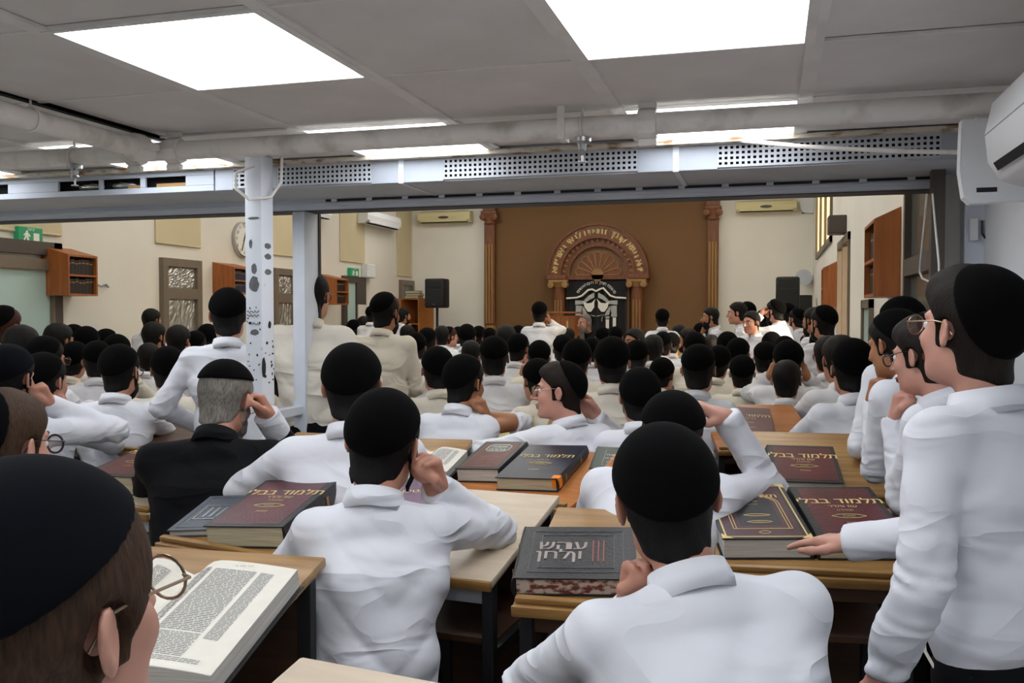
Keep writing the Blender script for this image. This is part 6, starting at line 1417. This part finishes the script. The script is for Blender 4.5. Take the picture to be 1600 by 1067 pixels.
C('S0', 962, 511, 11.2, 0, 'tiny head before the lower right of the ark curtain'); C('S1', 942, 512, 12.0, 10, 'tiny bowed head before the middle of the ark curtain'); C('T2', 1035, 483, 11.0, 0, 'standing man with arms akimbo before the brown wall')
C('S0', 868, 512, 11.8, 5, 'tiny head in front of the lectern'); C('S2', 888, 513, 12.2, 0, 'tiny bare head right of the lectern'); C('S0', 810, 509, 12.0, 0, 'tiny dark head before the left part of the brown wall')
# centre right
C('S2', 1021, 523, 8.0, 8, 'bare dark head below the akimbo man'); C('S0', 1036, 519, 9.0, 5, 'dark capped head directly below the akimbo man'); C('S1', 1049, 521, 9.6, 0, 'small round head right below the akimbo man\'s elbow'); C('SY', 1061, 507, 11.0, 0, 'man in a mustard shirt in the crowd right of the ark')
C('S6', 1074, 513, 10.6, -70, 'small lit face turned left, right of the mustard shirt'); C('S7', 1085, 520, 7.6, -10, 'dark head leaning left under the brown wall\'s right end'); C('S0', 1095, 505, 11.4, 0, 'tiny dark head beside the bearded man by the right pilaster')
C('T3', 1110, 480, 10.6, -95, 'standing bearded man in profile by the right pilaster'); C('S2', 1111, 523, 9.4, 0, 'small bare head below the bearded man by the right pilaster'); C('S1', 1138, 520, 8.2, 10, 'dark head second right of the bearded man\'s shirt'); C('S9', 1154, 529, 7.2, 10, 'dark capped head with cream shirt under the smiling standing man')
C('T4', 1152, 472, 10.2, -88, 'standing clean-shaven man facing left right of the pilaster'); C('T0', 1166, 472, 10.8, -60, 'standing man hidden behind the clean-shaven one'); C('T4', 1174, 486, 9.6, -140, 'short young man facing the camera among the standing men'); C('T0', 1191, 485, 10.8, -40, 'man half hidden behind the short young man\'s shoulder')
C('T5', 1211, 468, 9.6, -55, 'standing bearded man in a sunlit shirt with hand at his brow'); C('T0', 1229, 474, 10.4, -40, 'standing man just right of the sunlit bearded man'); C('T0', 1245, 482, 9.8, -45, 'standing bearded man below the right loudspeaker'); C('T3', 1271, 480, 9.2, -50, 'standing bearded man in sunlit shirt beside the small right cabinet'); C('T0', 1286, 478, 8.2, -40, 'rightmost of the standing men, by the small right cabinet')
C('S0', 1092, 540, 4.85, 8, 'man with a tilted large cap left of the upright book'); C('S8', 1126, 541, 6.5, 8, 'man with cheek on hand behind the tilted-cap man'); C('S0', 1196, 535, 6.6, 0, 'capped head left of the hands-on-head man'); C('S4', 1232, 533, 5.6, 0, 'man holding his head with both hands, right of centre')
C('S2', 1229, 563, 5.0, 0, 'short-haired man with ears showing in front of the hands-on-head man'); C('S1', 1206, 520, 8.4, 0, 'dark head below the sunlit bearded man'); C('S0', 1226, 526, 7.6, 0, 'dark head behind the hands-on-head man'); C('S6', 1266, 520, 8.2, -55, 'bearded man in profile with hand at face under the right loudspeaker')
C('S5', 1284, 517, 8.0, -30, 'bearded head left of the dark-haired man by the window'); C('S2', 1294, 525, 6.4, -5, 'dark-haired man in white below the small right cabinet'); C('S2', 1312, 524, 5.9, -20, 'bare dark head close to the right wall below the large cabinet'); C('S3', 1331, 531, 4.5, -22, 'man in profile with hand at face, left of the leaning man')
C('S9', 1160, 556, 6.2, 0, 'man in cream shirt half hidden behind the upright book'); C('S7', 1036, 560, 6.4, 20, 'man bending with arm on desk behind the hand-on-head man')

# people do not stand in one another: let neighbours step back or forward a little
FIX = [o for o in bpy.data.objects if o.name.startswith('person') and o.parent is None]
fixed = [(o.location.x * 0.4 + Tt.x * 0.6, o.location.y * 0.4 + Tt.y * 0.6) for o in FIX for Tt in [o.matrix_basis @ Vector(o['_top'])]]
for it in range(160):
    for i, c in enumerate(CROWD):
        r = ray(c[1], c[2]); nrm = math.hypot(r[0], r[1]); push = 0.0; x, y = r[0] * c[3], r[1] * c[3]
        for j, e in enumerate(CROWD):
            if i == j: continue
            q = ray(e[1], e[2]); dx, dy = x - q[0] * e[3], y - q[1] * e[3]; D = math.hypot(dx, dy)
            if D < 0.46: push += (0.46 - D) * (1 if (c[3] > e[3] or (c[3] == e[3] and i > j)) else -1)
        for fx, fy in fixed:
            D = math.hypot(x - fx, y - fy)
            if D < 0.50: push += (0.50 - D) * (1 if math.hypot(x, y) > math.hypot(fx, fy) else -1)
        lim = 0.16 if c[7] < 6 else 0.30
        c[3] = min(max(c[3] + 0.30 * push, c[7] * (1 - lim)), c[7] * (1 + lim))
        xm = 0.36 if c[7] > 4 else 0.50
        if r[0] * c[3] > xm: c[3] = xm / r[0]
        if r[0] * c[3] < XL + 0.30: c[3] = (XL + 0.30) / r[0]
for c in CROWD: crowd(*c[:6])

# backless stools under the seated people of the near rows
def stool_proto():
    t = empty('stool', (0, 0, 0)); b = MB(); b.box(-0.17, 0.17, -0.15, 0.15, 0.415, 0.44, bev=0.008); b.build('seat', M['wood'], t, True)
    for sx in (1, -1):
        for sy in (1, -1): b = MB(); b.tube([(sx * 0.13, sy * 0.11, 0.415), (sx * 0.16, sy * 0.14, 0.0)], 0.012, 8); b.build('leg', M['steel'], t, True)
    b = MB(); b.tube([(-0.148, 0.125, 0.15), (0.148, 0.125, 0.15)], 0.008, 6); b.build('stretcher', M['steel'], t, True)
    return t
st0 = None
for o in [o for o in bpy.data.objects if o.name.startswith('person') and o.parent is None and 'seat' in o]:
    if o.location.length > 6.0: continue
    if st0 is None: st0 = s_o = stool_proto()
    else: s_o = copy_tree(st0)
    s_o.location = o.location; s_o.rotation_euler = o.rotation_euler; s_o.scale = (1, 1, o.scale[0])
    tag(s_o, 'backless wooden stool hidden beneath a seated man in the near rows', 'stool', 'stools under the seated men')
